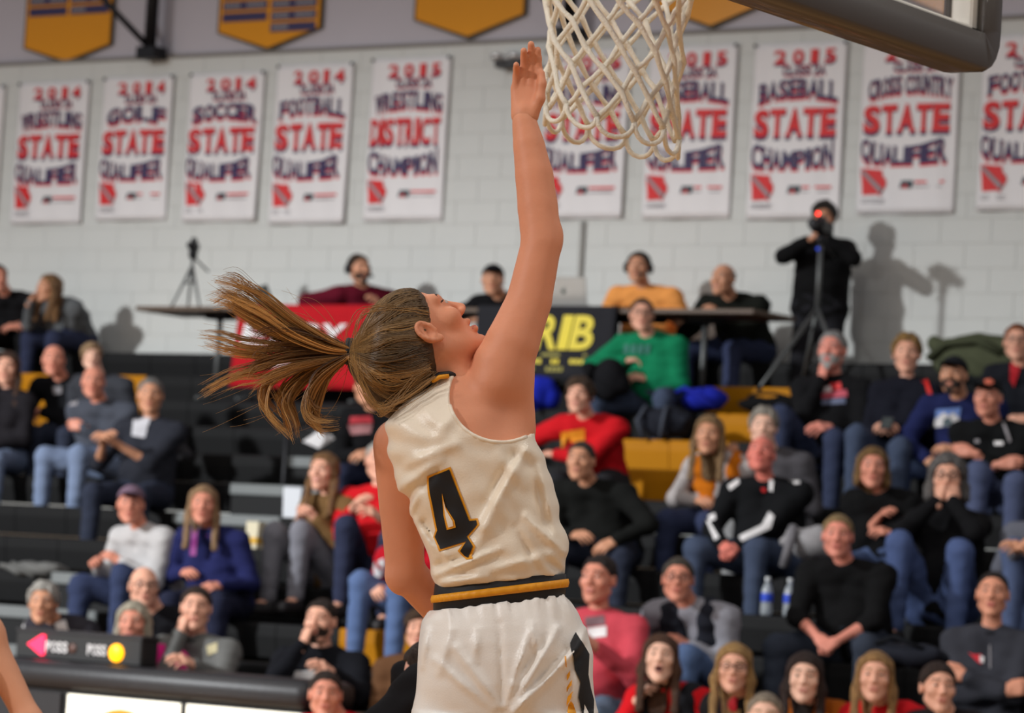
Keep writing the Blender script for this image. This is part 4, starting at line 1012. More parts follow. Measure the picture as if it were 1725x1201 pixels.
# padding: a rounded U-shaped channel round the lower edge and up both sides
V = []; F = []
path = [(BY0 - .01, BZ0 + .42), (BY0 - .01, BZ0 + .06)] + [(BY0 + .045 - .055 * math.cos(t), BZ0 + .045 - .055 * math.sin(t)) for t in np.linspace(0, math.pi / 2, 6)[1:-1]] + [(BY0 + .06, BZ0 - .01), (BY1 - .06, BZ0 - .01)] + \
    [(BY1 - .045 + .055 * math.sin(t), BZ0 + .045 - .055 * math.cos(t)) for t in np.linspace(0, math.pi / 2, 6)[1:-1]] + [(BY1 + .01, BZ0 + .06), (BY1 + .01, BZ0 + .42)]
sec = [(.060, .055), (.062, -.028), (.056, -.038), (.044, -.043), (-.044, -.043), (-.056, -.038), (-.062, -.028), (-.060, .055), (-.036, .05), (-.036, .0), (.036, .0), (.036, .05)]
n = len(sec)
for i, (y, z) in enumerate(path):
    a = Vector(path[max(i - 1, 0)]); c_ = Vector(path[min(i + 1, len(path) - 1)]); t = (c_ - a).normalized(); inn = Vector((-t.y, t.x))
    for sx_, so in sec: V.append(hl((BX + sx_, y + inn.x * so, z + inn.y * so)))
for i in range(len(path) - 1):
    for k in range(n): F.append((i * n + k, i * n + (k + 1) % n, (i + 1) * n + (k + 1) % n, (i + 1) * n + k))
F += [tuple(range(n))[::-1], tuple((len(path) - 1) * n + k for k in range(n))]
link('edge_padding', new_mesh('edge_padding', V, F, m_hpad, None, True), hp)
m = MB(); m.tube([hl(RIMC + Vector((.2286 * math.cos(t), .2286 * math.sin(t), 0))) for t in np.linspace(0, 2 * math.pi, 41)], .009, 8, False)
rim = m.build('rim', m_rim, hp, True)
MB().box(hl((BX - .30, BYC - .08, 2.99)), hl((BX - .02, BYC + .08, 3.045)), .01).build('rim_bracket', m_rim, hp)
for sy in (-.62, .62): MB().tube([hl((BX + .10, BYC + sy, BZ1 - .1)), hl((BX + .10, BYC + sy, 8.6))], .05, 10).build('hanger_pipe', m_steel, hp, True)
hbox('hanger_bar', (BX + .03, BY0 + .2, BZ1 - .16), (BX + .14, BY1 - .2, BZ1 - .06), .008, m_steel)
m_rope = mat('net_rope', (250, 240, 222), .8, .10, 30, .5, 200)
net = link('net', None, hp); net.empty_display_size = .1
NL = 7; R_ = np.random.default_rng(3)
lev_z = [3.04 - .0555 * j for j in range(NL + 1)]
def nr(j): t = j / NL; return .158 + .066 * (1 - t) ** 6 + .012 * max(0, t - .75) * 4 * .6
jit = R_.normal(0, .0045, (NL + 1, 24, 3))
def knot(i2, j, out=0.0):
    i2 %= 24; th = 2 * math.pi * i2 / 24 + .12; r = nr(j) + out
    p = Vector((r * math.cos(th), r * math.sin(th), lev_z[j] - RIMC.z)) + Vector(jit[j][i2]) * (0 if j == 0 else 1)
    s_ = j / NL
    rx_ = p.x * R0.x + p.y * R0.y
    p.z -= s_ * s_ * (.10 * rx_ / .15 * .26 + .0)
    return RIMC + p + R0 * (.004 * s_)
def bez(a, b, c, d, n=7): return [a * (1 - t) ** 3 + b * 3 * t * (1 - t) ** 2 + c * 3 * t * t * (1 - t) + d * t ** 3 for t in np.linspace(0, 1, n)]
for i in range(12):
    for dr in (1, -1):
        pts = []
        for j in range(NL + 1):
            k_ = knot(2 * i + dr * j, j, .004 * dr)
            if pts: pts.append((pts[-1] + k_) / 2 - Vector((0, 0, .004 if j % 2 else .001)))
            pts.append(k_)
        m = MB(); m.tube([hl(p) for p in pts], [.0062 + (.0016 if q % 2 == 0 else 0) for q in range(len(pts))], 7)
        if dr == 1:
            a_, b_ = knot(2 * i + NL, NL, .004), knot(2 * i + 2 + NL, NL, .004); dz = Vector((0, 0, -.050 - .015 * R_.random()))
            m.tube([hl(p) for p in bez(a_, a_ + dz, b_ + dz, b_, 9)], .0062, 7)
        m.build('net_cord', m_rope, net, True)
m = MB()
for i in range(12):
    th = 2 * math.pi * i / 12 + .12; q = RIMC + Vector((.2286 * math.cos(th), .2286 * math.sin(th), -.004)); m.tube([hl(q + Vector((0, 0, .018))), hl(q + Vector((0, 0, -.016)))], .007, 6)
m.build('net_clips', m_rim, hp, True)
# ------------------------------------------------------------------ spectators
K = cloth
JEAN, DJEAN, LJEAN, NAVYJ = (60, 75, 106), (44, 52, 74), (112, 134, 176), (42, 50, 82)
BLK, CHAR, RED, GRN = (20, 20, 22), (58, 60, 66), (196, 26, 34), (22, 122, 82)
GREY_H, WHITE_H, BRN, DBRN, BLD, DBLD, BLKH = (140, 138, 134), (198, 194, 186), (78, 56, 38), (52, 38, 30), (190, 146, 96), (152, 110, 68), (34, 30, 30)
PINK = (226, 168, 142); RUD = (214, 142, 118); TAN = (206, 148, 116); PALE = (232, 184, 160)

# press row
person('man in maroon sweater with black headset behind the red sign', 604, 455, 0, top=(98, 20, 38), pants=BLK, hair=('short', BRN), skin_rgb=TAN, headset=True, beard=(80, 60, 48), hyaw=35, yaw=50, RH=(558, 512, .35), LH=(640, 512, .35), fat=1.05)
d = person('man in black printed tee and dark cap at the press table', 830, 473, 0, top=BLK, sleeve=.45, pants=BLK, hair=('cap', (34, 34, 38), BRN), skin_rgb=TAN, RH=(800, 535, .30), LH=(862, 535, .30), yaw=20)
decal_px('shirt_print', d['top'], [([(812, 521), (848, 520), (848, 527), (812, 528)], mat('print_tan', (150, 130, 90), .7)), ([(818, 533), (838, 532), (838, 541), (818, 542)], m_white)])
person('heavy man in orange tee with black headset', 1075, 452, 0, top=(238, 158, 84), sleeve=.5, pants=DJEAN, hair=('short', DBRN), skin_rgb=TAN, headset=True, fat=1.28, hyaw=-10, RH=(1020, 528, .32), LH=(1128, 532, .32))
person('bald man in black sweater with hands folded on the brown table', 1218, 472, 0, top=(26, 28, 24), pants=(52, 62, 104), hair=('balding', GREY_H), skin_rgb=TAN, hyaw=-28, RH=(1190, 530, .36), LH=(1206, 530, .36), elR=(-.9, .2, -.3), fat=1.12, KR=(1160, 590), KL=(1240, 590))
d = person('boy in green hoodie with black jacket over his knee', 1081, 532, 2, top=GRN, pants=JEAN, hair=('short', (96, 66, 48)), skin_rgb=PINK, hood=True, glasses=True, fat=1.12, RH=(1046, 602, .30), LH=(1080, 640, .28), KR=(1010, 680), KL=(1118, 672), elR=(-1, .1, .3), hyaw=4)
decal_px('shirt_print', d['top'], [([(1052 + 12 * q, 580), (1060 + 12 * q, 580), (1058 + 12 * q, 596), (1050 + 12 * q, 596)], mat('print_teal', (70, 130, 118), .7)) for q in range(4)], 6)
e, o = heap('jacket', (1024, 640), ROW_F[2] - .28, (.14, .12, .20), (24, 24, 27), 'black jacket draped over the knee of the boy in green', seed=11)
MB().tube([(-.08, -.08, .10), (-.10, -.13, -.02), (-.06, -.11, -.16)], .03, 8).build('sleeve', K((21, 21, 23)), e, True)

# upper left
person('woman in grey top holding a hand to her face, top left', 82, 487, 0, top=(92, 94, 96), pants=NAVYJ, hair=('long', DBLD), skin_rgb=TAN, fem=True, RH='mouth', LH=(70, 545, .25), hyaw=-55, yaw=-10)
person('person in black at the left edge beside the wall', -4, 470, 0, top=BLK, pants=BLK, hair=('short', BRN), skin_rgb=RUD, RH='lap', LH='lap', hyaw=20)
d = person('man in black jacket with pale chest logo and clasped hands, far left', 90, 608, None, top=(21, 22, 25), pants=DJEAN, hair=('balding', (120, 92, 78)), skin_rgb=RUD, RH=(40, 698, .34), LH=(60, 694, .34), fat=1.1)
decal_px('chest_logo', d['top'], [([(88, 652), (104, 650), (104, 662), (90, 664)], m_lgrey)])
person('woman with long dark hair at the left edge in black', 12, 622, None, top=(34, 32, 36), pants=LJEAN, hair=('long', (84, 56, 40)), skin_rgb=PINK, fem=True, RH='lap', LH='lap', hyaw=-10)
person('child with light hair peeking over the man in grey sweatshirt', 154, 602, None, top=CHAR, pants=DJEAN, hair=('boy', (172, 140, 104)), skin_rgb=PALE, RH='lap', LH='lap', head_scale=.86, hyaw=10)
d = person('man in dark grey sweatshirt with folded arms and light jeans', 157, 645, None, top=(72, 76, 86), pants=LJEAN, hair=('balding', (120, 84, 66)), skin_rgb=RUD, RH='cross', LH='cross', KR=(70, 768), KL=(138, 768), fat=1.15)
decal_px('chest_logo', d['top'], [([(116, 672), (130, 670), (130, 682), (116, 684)], m_lgrey)])
d = person('grey haired man in open dark jacket over white tee', 253, 668, None, top=(44, 46, 54), pants=DJEAN, hair=('short', GREY_H), skin_rgb=TAN, RH=(168, 740, .40), LH=(185, 742, .36), sleeve=.58, fat=1.1)
decal_px('tee_front', d['top'], [([(226, 694), (258, 692), (250, 716), (244, 738), (222, 734)], mat('tee_white', (196, 196, 202), .8))], 6, .006)
e, o = heap('jacket', (290, 745), ROW_F[5] + .2, (.12, .10, .16), (66, 66, 70), 'grey jacket lying beside the grey haired man', seed=12)
MB().tube([(-.06, -.07, .10), (-.04, -.11, .0), (-.07, -.09, -.12)], .025, 8).build('sleeve', K((60, 60, 64)), e, True)

# middle left
person('man in light grey sweater and faded cap', 220, 852, None, top=(186, 184, 184), pants=(48, 62, 104), hair=('cap', (118, 96, 112), BRN), skin_rgb=RUD, RH=(152, 950, .36), LH=(192, 945, .36), KR=(125, 985), KL=(215, 975), yaw=-8, fat=1.08)
d = person('blonde woman in navy jacket with purple zipper', 342, 852, None, top=(36, 40, 84), pants=(34, 38, 66), hair=('long', (178, 142, 104)), skin_rgb=RUD, fem=True, RH=(300, 965, .3), LH=(368, 990, .34), fat=1.12, scarf=None, collar=(110, 40, 120))
decal_px('zipper', d['top'], [([(324, 884), (334, 884), (330, 936), (320, 936)], mat('zipper_purple', (132, 36, 120), .6))])
d = person('blonde woman in brown jacket holding a white box', 545, 796, None, top=(112, 84, 52), pants=(122, 122, 134), hair=('long', DBLD), skin_rgb=PINK, fem=True, hyaw=-25, RH=(500, 870, .34), LH=(525, 868, .34), KR=(455, 892), KL=(505, 892), yaw=-6)
p = at_y(496, 846, ROW_F[6] - .12)
bx = empty('snack_box', (p.x, ROW_F[6] - .13, p.z - .10), R(20), 'white upright box in the lap of the blonde woman in brown', 'box')
MB().prism([(-.055, 0), (.045, 0), (.062, .19), (-.062, .19)], -.035, .035).build('box_body', mat('paper_white', (222, 226, 232), .7), bx); MB().box((-.056, -.03, .19), (.056, .03, .197), .002).build('box_rim', mat('paper_edge', (190, 192, 198), .7), bx)
p = at_y(432, 882, ROW_F[7] + .05)
bx = empty('popcorn_bag', (p.x, ROW_F[7] + .05, ROW_H[7]), R(-15), 'tilted cream and yellow snack bag left of the grey trousers', 'bag')
MB().prism([(-.06, 0), (.05, 0), (.065, .17), (-.065, .17)], -.03, .03).build('bag_body', mat('bag_cream', (214, 204, 176), .7), bx); MB().prism([(-.062, .03), (.055, .03), (.058, .07), (-.064, .07)], -.033, .033).build('bag_stripe', mat('bag_yellow', (214, 166, 60), .7), bx)
d = person('person in black hoodie with red print, behind the ponytail', 618, 655, None, top=BLK, pants=NAVYJ, hair=('short', DBRN), skin_rgb=TAN, RH=(598, 768, .34), LH=(620, 772, .34), hood=True)
decal_px('shirt_print', d['top'], [([(590, 702), (625, 700), (628, 712), (588, 714)], mat('print_crimson', (170, 40, 52), .7)), ([(585, 716), (628, 714), (624, 730), (592, 732)], mat('print_rose', (160, 110, 112), .7))])
p = at_y(540, 742, ROW_F[4] - .1)
bx = empty('program_sheet', (p.x, ROW_F[4] - .12, p.z), R(-12), 'white folded programme below the ponytail', 'paper')
MB().box((-.09, -.07, 0), (.09, .07, .006), .001).build('paper_sheet', m_white, bx, False, None, (R(35), R(15), 0)); MB().box((-.08, -.06, .007), (.08, .07, .012), .001).build('paper_sheet', m_white, bx, False, None, (R(42), R(15), 0))
person('white haired person in red sweater beside the player\'s elbow', 640, 778, None, top=RED, pants=NAVYJ, hair=('short', WHITE_H), skin_rgb=PINK, RH=(592, 852, .34), LH=(640, 870, .3), KR=(585, 892), KL=(660, 900), fat=1.12)
d = person('child in red hoodie and pale blue jeans, hidden by the player\'s arm', 668, 890, None, top=(176, 22, 36), pants=(78, 108, 166), hair=('boy', BRN), skin_rgb=PINK, RH=(622, 990, .28), LH=(690, 985, .28), KR=(592, 972), KL=(680, 1000), head_scale=.95, shoes=(196, 188, 168), yaw=-4)
decal_px('shirt_print', d['top'], [([(628, 948), (648, 940), (650, 968), (632, 975)], m_white)])
person('brown haired child behind the player\'s hip', 706, 1062, None, top=(96, 66, 44), pants=DJEAN, hair=('boy', BRN), skin_rgb=PINK, RH='lap', LH='lap', head_scale=.9)

# front left
person('bald man with glasses in black behind the pink shirt', 242, 990, None, top=(24, 24, 28), pants=DJEAN, hair=('balding', (150, 130, 116)), skin_rgb=PINK, glasses=True, RH='lap', LH='lap', hyaw=10)
d = person('white haired woman in black top with white flowers', 72, 1018, 11, top=(52, 50, 56), pants=DJEAN, hair=('curly', WHITE_H), skin_rgb=TAN, fem=True, RH='lap', LH='lap', hyaw=-5)
decal_px('shirt_print', d['top'], [([(28, 1046), (40, 1040), (42, 1058), (30, 1062)], m_white), ([(92, 1050), (110, 1044), (116, 1064), (98, 1068)], m_white)])
person('white haired woman in bright pink shirt behind the possession box', 224, 1052, 12, top=(214, 40, 128), pants=DJEAN, hair=('bob', (202, 192, 170)), skin_rgb=RUD, fem=True, fat=1.25, RH='lap', LH='lap', hyaw=-8)
d = person('young man in grey pullover leaning his cheek on a fist', 330, 1026, 12, top=(104, 104, 102), pants=DJEAN, hair=('short', (58, 40, 30)), skin_rgb=PINK, RH='cheek', LH=(322, 1116, .42), hands=('fist', 'relax'), collar=(50, 50, 52), hyaw=0, elR=(-.15, -.3, -1))
decal_px('chest_logo', d['top'], [([(348, 1088), (366, 1082), (366, 1098), (350, 1104)], mat('print_cream', (190, 178, 140), .7))])
person('bearded man in black jacket holding his hand over his nose', 540, 1048, 12, top=(21, 22, 27), pants=BLK, hair=('short', DBRN), skin_rgb=PINK, beard=(60, 46, 38), RH='mouth', LH=(560, 1130, .35), hyaw=-18, hands=('relax', 'relax'), fat=1.15, elR=(-.6, -.3, -1))
person('dark haired man in red shirt at the bottom edge', 548, 1172, 13, top=(200, 24, 34), pants=BLK, hair=('short', DBRN), skin_rgb=RUD, RH='lap', LH='lap', fat=1.1, hyaw=4, target=.6)

# centre right
d = person('boy in red sweatshirt with fist at his cheek', 976, 668, None, top=RED, pants=(40, 40, 44), hair=('boy', (76, 54, 34)), skin_rgb=PINK, RH=(936, 700, .20), LH=(925, 765, .34), hands=('fist', 'relax'), hyaw=-12, elR=(-.8, -.1, -.8), elL=(.6, -.4, -.5))
decal_px('shirt_print', d['top'], [([(945, 728), (985, 722), (985, 742), (946, 748)], mat('print_orange', (232, 150, 30), .7))])
person('dark haired man in black quarter zip with hands on his knees', 978, 778, None, top=(23, 24, 23), pants=DJEAN, hair=('short', (64, 54, 48)), skin_rgb=TAN, RH=(965, 905, .42), LH=(1036, 915, .42), KR=(950, 930), KL=(1045, 940), fat=1.18, hyaw=-14, elL=(1, .2, -.2))
d = person('man in faded red sweatshirt with a white print', 1008, 978, None, top=(198, 74, 86), pants=(88, 112, 140), hair=('short', (48, 36, 32)), skin_rgb=RUD, RH='lap', LH=(1000, 1085, .35), hyaw=-22, fat=1.12)
decal_px('shirt_print', d['top'], [([(985, 1040), (1018, 1036), (1020, 1052), (986, 1056)], mat('print_dusk', (120, 90, 96), .7)), ([(988, 1058), (1022, 1054), (1022, 1072), (990, 1076)], m_white)])
person('person with glasses in black vest over grey sleeves', 1142, 978, None, top=(142, 142, 150), pants=(70, 98, 150), hair=('short', (84, 76, 66)), skin_rgb=RUD, vest=(36, 38, 46), glasses=True, RH=(1085, 1090, .35), LH=(1150, 1088, .35), KR=(1060, 1110), KL=(1162, 1110), fat=1.05)
person('long haired woman in orange vest with raised fingers', 1194, 735, None, top=(176, 168, 166), pants=(46, 56, 96), hair=('longwave', (158, 124, 84)), skin_rgb=TAN, fem=True, vest=(196, 108, 22), RH=(1166, 845, .34), LH=(1222, 762, .22), hands=('relax', 'grip'), hyaw=-8, elL=(.7, -.2, -1), KR=(1135, 878), KL=(1200, 880))
person('white haired person peeking out behind the man in the striped jacket', 1286, 722, None, top=(78, 76, 80), pants=(150, 150, 152), hair=('curly', (176, 168, 156)), skin_rgb=PALE, RH='lap', LH='lap', hip_back=.22)
d = person('man in black jacket with white sleeve stripes, head tilted back', 1282, 768, None, top=(21, 22, 24), pants=JEAN, hair=('balding', (120, 92, 80)), skin_rgb=(220, 124, 108), RH=(1212, 922, .44), LH=(1228, 928, .44), KR=(1178, 925), KL=(1280, 928), fat=1.22, hpitch=20, hyaw=-6, hands=('grip', 'grip'), elR=(-.8, .3, -.5), elL=(.8, .3, -.5))
STR = d
for q in [([(1188, 872), (1204, 864), (1206, 874), (1196, 880), (1212, 906), (1204, 910)], m_white), ([(1244, 904), (1284, 884), (1296, 862), (1304, 870), (1298, 890), (1250, 912)], m_white), ([(1226, 818), (1244, 806), (1246, 814), (1230, 826)], m_white),
    ([(1328, 800), (1344, 800), (1348, 815), (1338, 816)], m_white)]: decal_px('sleeve_stripe', d['top'], [q], 5, .006)
decal_px('chest_emblem', d['top'], [([(1296, 808), (1303, 810), (1302, 828), (1296, 826)], m_white), ([(1282, 822), (1290, 822), (1291, 828), (1284, 828)], m_red)], 5, .006)
d = person('grey bearded man in black tee with red print, chin on hand', 1402, 592, None, top=(21, 21, 23), pants=(48, 58, 92), hair=('short', (166, 164, 162)), skin_rgb=(220, 140, 122), beard=(204, 202, 198), RH='chin', LH=(1396, 722, .36), hyaw=-16, hands=('fist', 'relax'), KR=(1325, 712), KL=(1408, 745), fat=1.15, shoes=(66, 80, 140), elR=(-.4, -.3, -1))
decal_px('shirt_print', d['top'], [([(1398, 646), (1416, 644), (1418, 656), (1396, 658)], m_red), ([(1386, 652), (1400, 650), (1402, 660), (1386, 662)], m_white), ([(1384, 662), (1426, 656), (1428, 668), (1384, 672)], mat('print_rosy', (190, 80, 96), .7)), ([(1384, 674), (1424, 670), (1424, 680), (1384, 682)], mat('print_slate', (96, 104, 130), .7))], 6)
d = person('woman with short curly blonde hair in navy jacket with a red shoulder stripe', 1527, 598, None, top=(24, 25, 34), pants=JEAN, hair=('curly', (160, 122, 66)), skin_rgb=PINK, fem=True, RH=(1484, 722, .34), LH=(1506, 722, .34), collar=(110, 24, 40), fat=1.15, KR=(1455, 745), KL=(1520, 760))
decal_px('shoulder_stripe', d['top'], [([(1550, 624), (1558, 628), (1572, 668), (1566, 672)], mat('stripe_red', (220, 40, 34), .6))], 6, .006)
p = at_y(1494, 714, d['body'].location.y - .38)
ph = empty('phone', (p.x, p.y, p.z), R(20), 'dark phone held by the blonde woman in navy', 'phone')
MB().box((-.036, -.075, 0), (.036, .075, .009), .006).build('phone_body', m_steel, ph, False, None, (R(30), 0, 0)); MB().box((-.032, -.07, .009), (.032, .07, .0105), .001).build('phone_screen', mat('screen_dark', (66, 74, 74), .3), ph, False, None, (R(30), 0, 0))
d = person('bearded man in dark cap and navy sweatshirt with a mountain print', 1606, 634, None, top=(32, 38, 78), pants=(74, 98, 150), hair=('cap', (30, 31, 36), DBRN), skin_rgb=TAN, beard=(64, 48, 42), RH=(1556, 780, .40), LH=(1600, 760, .3), hyaw=-12, KR=(1515, 785), KL=(1600, 800), fat=1.22, elR=(-1, .2, -.4))
decal_px('shirt_print', d['top'], [([(1577, 690), (1619, 686), (1616, 704), (1575, 708)], mat('print_sky', (120, 150, 214), .7)), ([(1575, 706), (1590, 694), (1598, 700), (1606, 694), (1616, 704), (1614, 716), (1573, 720)], m_white), ([(1590, 706), (1600, 702), (1606, 716), (1588, 718)], mat('print_rock', (86, 100, 106), .7))], 6)
d = person('older man in black cap and jacket with folded arms, right edge', 1664, 672, None, top=(20, 21, 22), pants=(72, 84, 124), hair=('cap', (28, 29, 30), GREY_H), skin_rgb=RUD, RH='cross', LH='cross', hyaw=-14, sleeve=.8, KR=(1650, 800), KL=(1712, 815), fat=1.15)
decal_px('jacket_print', d['top'], [([(1642, 740), (1650, 740), (1650, 746), (1642, 746)], m_lgrey), ([(1676, 743), (1690, 743), (1690, 750), (1676, 750)], m_white), ([(1688, 712), (1692, 712), (1704, 742), (1700, 746)], m_lgrey)], 6, .006)
decal_px('cap_logo', d['hair'], [([(1658, 640), (1672, 636), (1674, 646), (1660, 650)], mat('print_coral', (214, 110, 84), .7))], 5)
d = person('red haired man with glasses, black jacket over red shirt', 1713, 578, None, top=(28, 30, 36), pants=BLK, hair=('short', (150, 84, 44)), skin_rgb=PINK, glasses=True, RH='lap', LH='lap')
decal_px('red_shirt_front', d['top'], [([(1702, 612), (1722, 608), (1716, 630), (1708, 652), (1701, 640)], mat('tee_red', (176, 22, 34), .8))], 5, .006)
person('woman in black top with dark blonde hair and a hand at her chest', 1470, 790, None, top=(19, 19, 20), pants=(66, 88, 140), hair=('bob', (140, 106, 62)), skin_rgb=RUD, fem=True, RH=(1478, 872, .30), LH=(1500, 900, .30), fat=1.12, elR=(-.5, .3, -.8), sleeve=.82, hyaw=4)
person('woman with curly grey hair and glasses covering her mouth with both hands', 1596, 808, None, top=(19, 19, 21), pants=(66, 88, 146), hair=('curlylong', (112, 108, 106)), skin_rgb=PINK, fem=True, glasses=True, RH='mouth', LH='mouth', KR=(1515, 915), KL=(1618, 915), fat=1.22, elR=(-.8, -.2, -.8), elL=(.8, 0, -.8))
person('blond man in black quarter zip with bare forearms and clasped hands', 1411, 905, None, top=(20, 20, 21), pants=(50, 58, 76), hair=('short', (168, 140, 96)), skin_rgb=(222, 142, 122), sleeve=.62, RH=(1376, 1080, .46), LH=(1402, 1086, .46), hands=('fist', 'fist'), KR=(1318, 1090), KL=(1460, 1090), fat=1.15, elR=(-1, .3, -.2), elL=(1, .3, -.2))
person('man leaning in from the right edge with clasped hands and jeans', 1768, 835, None, top=(96, 98, 108), pants=(74, 92, 140), hair=('short', BRN), skin_rgb=TAN, RH=(1712, 922, .42), LH=(1726, 925, .42), KR=(1706, 905), KL=(1775, 915))
# bench girls in front
person('girl with long brown hair, black vest over red, mouth open', 1112, 1112, 12, top=(206, 26, 34), pants=BLK, hair=('longwave', (92, 60, 40)), skin_rgb=PALE, fem=True, vest=(32, 33, 38), opened=True, hpitch=14, RH=(1062, 1176, .36), LH='lap')
d = person('blonde girl with glasses in black jacket over red', 1236, 1128, 12, top=(30, 28, 30), pants=BLK, hair=('longwave', (190, 148, 92)), skin_rgb=PINK, fem=True, glasses=True, RH='lap', LH='lap')
decal_px('red_shirt_front', d['top'], [([(1216, 1172), (1244, 1172), (1240, 1200), (1236, 1230), (1218, 1230)], mat('tee_red', (176, 22, 34), .8))], 5, .006)
person('brunette girl in rust coloured top', 1355, 1144, 12, top=(158, 82, 22), pants=BLK, hair=('longwave', (54, 36, 30)), skin_rgb=PALE, fem=True, RH='lap', LH='lap')
person('blonde girl in plain red top with long straight hair', 1474, 1142, 12, top=(206, 30, 38), pants=BLK, hair=('long', (182, 138, 86)), skin_rgb=PINK, fem=True, RH='lap', LH='lap')
person('dark haired girl in black, half hidden by the coach', 1580, 1160, 12, top=(34, 30, 32), pants=BLK, hair=('ponytail', (56, 38, 30)), skin_rgb=PINK, fem=True, RH='lap', LH='lap', hyaw=16)
person('grey haired person whose head just shows at the bottom edge', 1288, 1212, 13, top=(96, 90, 90), pants=BLK, hair=('short', (168, 152, 132)), skin_rgb=PALE, RH='lap', LH='lap', target=.5)

# ------------------------------------------------------------------ standing figures
def standing(label, hx, hy, floor_z, Y, RH, LH, yaw=0, hyaw=0, hpitch=0, hroll=0, elR=(-.6, .4, -.6), elL=(.6, .4, -.6), lean=0.0, stance=.12, bend=0.0, depth=None, hdR=None, **kw):
    Pw = at_depth(hx, hy, depth) if depth else at_y(hx, hy, Y); s = (Pw.z - floor_z) / (1.645 - .25 * bend); fem = kw.get('fem', False)
    cy = math.atan2(-Pw.x, Pw.y); y = cy + R(yaw)
    Mw0 = Matrix.Rotation(y, 3, 'Z'); off = Mw0 @ Vector((0, -lean, 0)); loc = Vector((Pw.x - off.x, Pw.y - off.y, floor_z))
    Mi = (Matrix.Translation(loc) @ Matrix.Rotation(y, 4, 'Z')).inverted(); L = lambda p: np.array(Mi @ p)
    head = L(Pw); pel = np.array((0, .02, (.93 - .12 * bend) * s)); nb = pel + (head - pel) * .735 + np.array((0, .035, 0)); chest = pel + (nb - pel) * .6 + np.array((0, .015, 0))
    J = {'s': s, 'pelvis': pel, 'neck': nb, 'chest': chest, 'head': head, 'hR': rotz(cy - y + R(hyaw)) @ rotx(-R(hpitch)) @ roty(R(hroll))}
    sw = (.155 if fem else .185) * s
    for sx, H, pole in ((-1, RH, elR), (1, LH, elL)):
        J['sh%d' % sx] = nb - (nb - pel) / np.linalg.norm(nb - pel) * .055 * s + np.array((sx * sw, 0, 0))
        if isinstance(H, str): t = {'side': np.array((sx * .30 * s, -.05, .80 * s)), 'cross': chest + np.array((-sx * .10, -.19, -.05 + .03 * sx))}[H]
        else: t = L(at_depth(H[0], H[1], FWD.dot(Pw - CAM) - H[2]))
        J['el%d' % sx], J['wr%d' % sx] = ik(J['sh%d' % sx], t, .29 * s, .255 * s, pole)
        if H == 'cross': J['hd%d' % sx] = (-sx, -.05, .25); J['hn%d' % sx] = (0, -1, .2)
        hp_ = np.array((sx * .09 * s, .02, .90 * s - .12 * bend * s)); an = np.array((sx * stance, .03, .085)); kn = (hp_ + an) / 2 + np.array((sx * .01, -.03 - .16 * bend, .02))
        J['hp%d' % sx], J['kn%d' % sx], J['an%d' % sx], J['to%d' % sx] = hp_, kn, an, an + np.array((sx * .03, -.16, -.05))
    return build_figure(label, J, loc, y, **kw)
standing('standing man in black hat and jacket filming with a tripod camera', 1388, 368, ROW_H[0] - .43, 21.75, (1362, 405, .24), (1394, 402, .26), yaw=-14, hyaw=-6, hpitch=-2, top=(19, 19, 20), pants=(36, 36, 42), hair=('boy', (44, 36, 30)), skin_rgb=TAN, hands=('grip', 'grip'), fat=1.16, elR=(-1, .1, -.6), elL=(1, .1, -.7))
d = standing('coach in dark grey quarter zip with folded arms, right front', 1672, 1003, 0.0, 0, 'cross', 'cross', yaw=-6, hyaw=-4, hpitch=8, depth=18.2, top=(58, 59, 66), pants=BLK, hair=('buzz', (44, 36, 32)), skin_rgb=(222, 152, 122), fat=1.04, collar=(38, 38, 42), elR=(-1, .2, -.5), elL=(1, .2, -.5))
decal_px('bird_emblem', d['top'], [([(1631, 1099), (1640, 1102), (1652, 1102), (1658, 1112), (1652, 1119), (1645, 1114)], mat('emblem_red', (206, 34, 50), .6)), ([(1650, 1104), (1658, 1108), (1657, 1117), (1651, 1116)], m_white)], 4, .006)
decal_px('zipper', d['top'], [([(1666.5, 1086), (1668.5, 1086), (1669, 1126), (1667, 1126)], m_lgrey)], 5, .006)
# ------------------------------------------------------------------ the player going up to the basket
PD = 7.2
PO = at_depth(842, 1000, PD)
PM = Matrix(((R0.x, F0.x, 0, PO.x), (R0.y, F0.y, 0, PO.y), (0, 0, 1, PO.z), (0, 0, 0, 1)))     # x right, y away from the court side, z up
def L(px_, py_, dz=0.0):
    w_ = at_depth(px_, py_, PD + dz) - PO; return np.array((w_.dot(R0), w_.dot(F0), w_.z))
sk_p = mat('player_skin', (224, 150, 114), .52, .08, 14, .06, 120, sss=.10, spec=.3)
lip_p = mat('player_lips', (206, 104, 96), .35); brow_p = mat('player_brow', (70, 48, 34), .8)
def spl(P, n):
    P = np.asarray(P, float); m_ = len(P); t = np.linspace(0, m_ - 1, n); i = np.clip(t.astype(int), 0, m_ - 2); f = (t - i)[:, None]
    p0 = P[np.clip(i - 1, 0, m_ - 1)]; p1 = P[i]; p2 = P[i + 1]; p3 = P[np.clip(i + 2, 0, m_ - 1)]
    return .5 * (2 * p1 + (p2 - p0) * f + (2 * p0 - 5 * p1 + 4 * p2 - p3) * f * f + (3 * p1 - p0 - 3 * p2 + p3) * f ** 3)
RS = -.06
def rows(tab, dy=0.0, inset=0.0):
    out = []
    for y, xl, xr, dz, b in tab:
        a, c = L(xl, y, dz), L(xr, y, dz); m = (a + c) / 2
        out.append((m[2] + RS * m[0], a[0] + inset, c[0] - inset, m[1], b - inset))
    return out
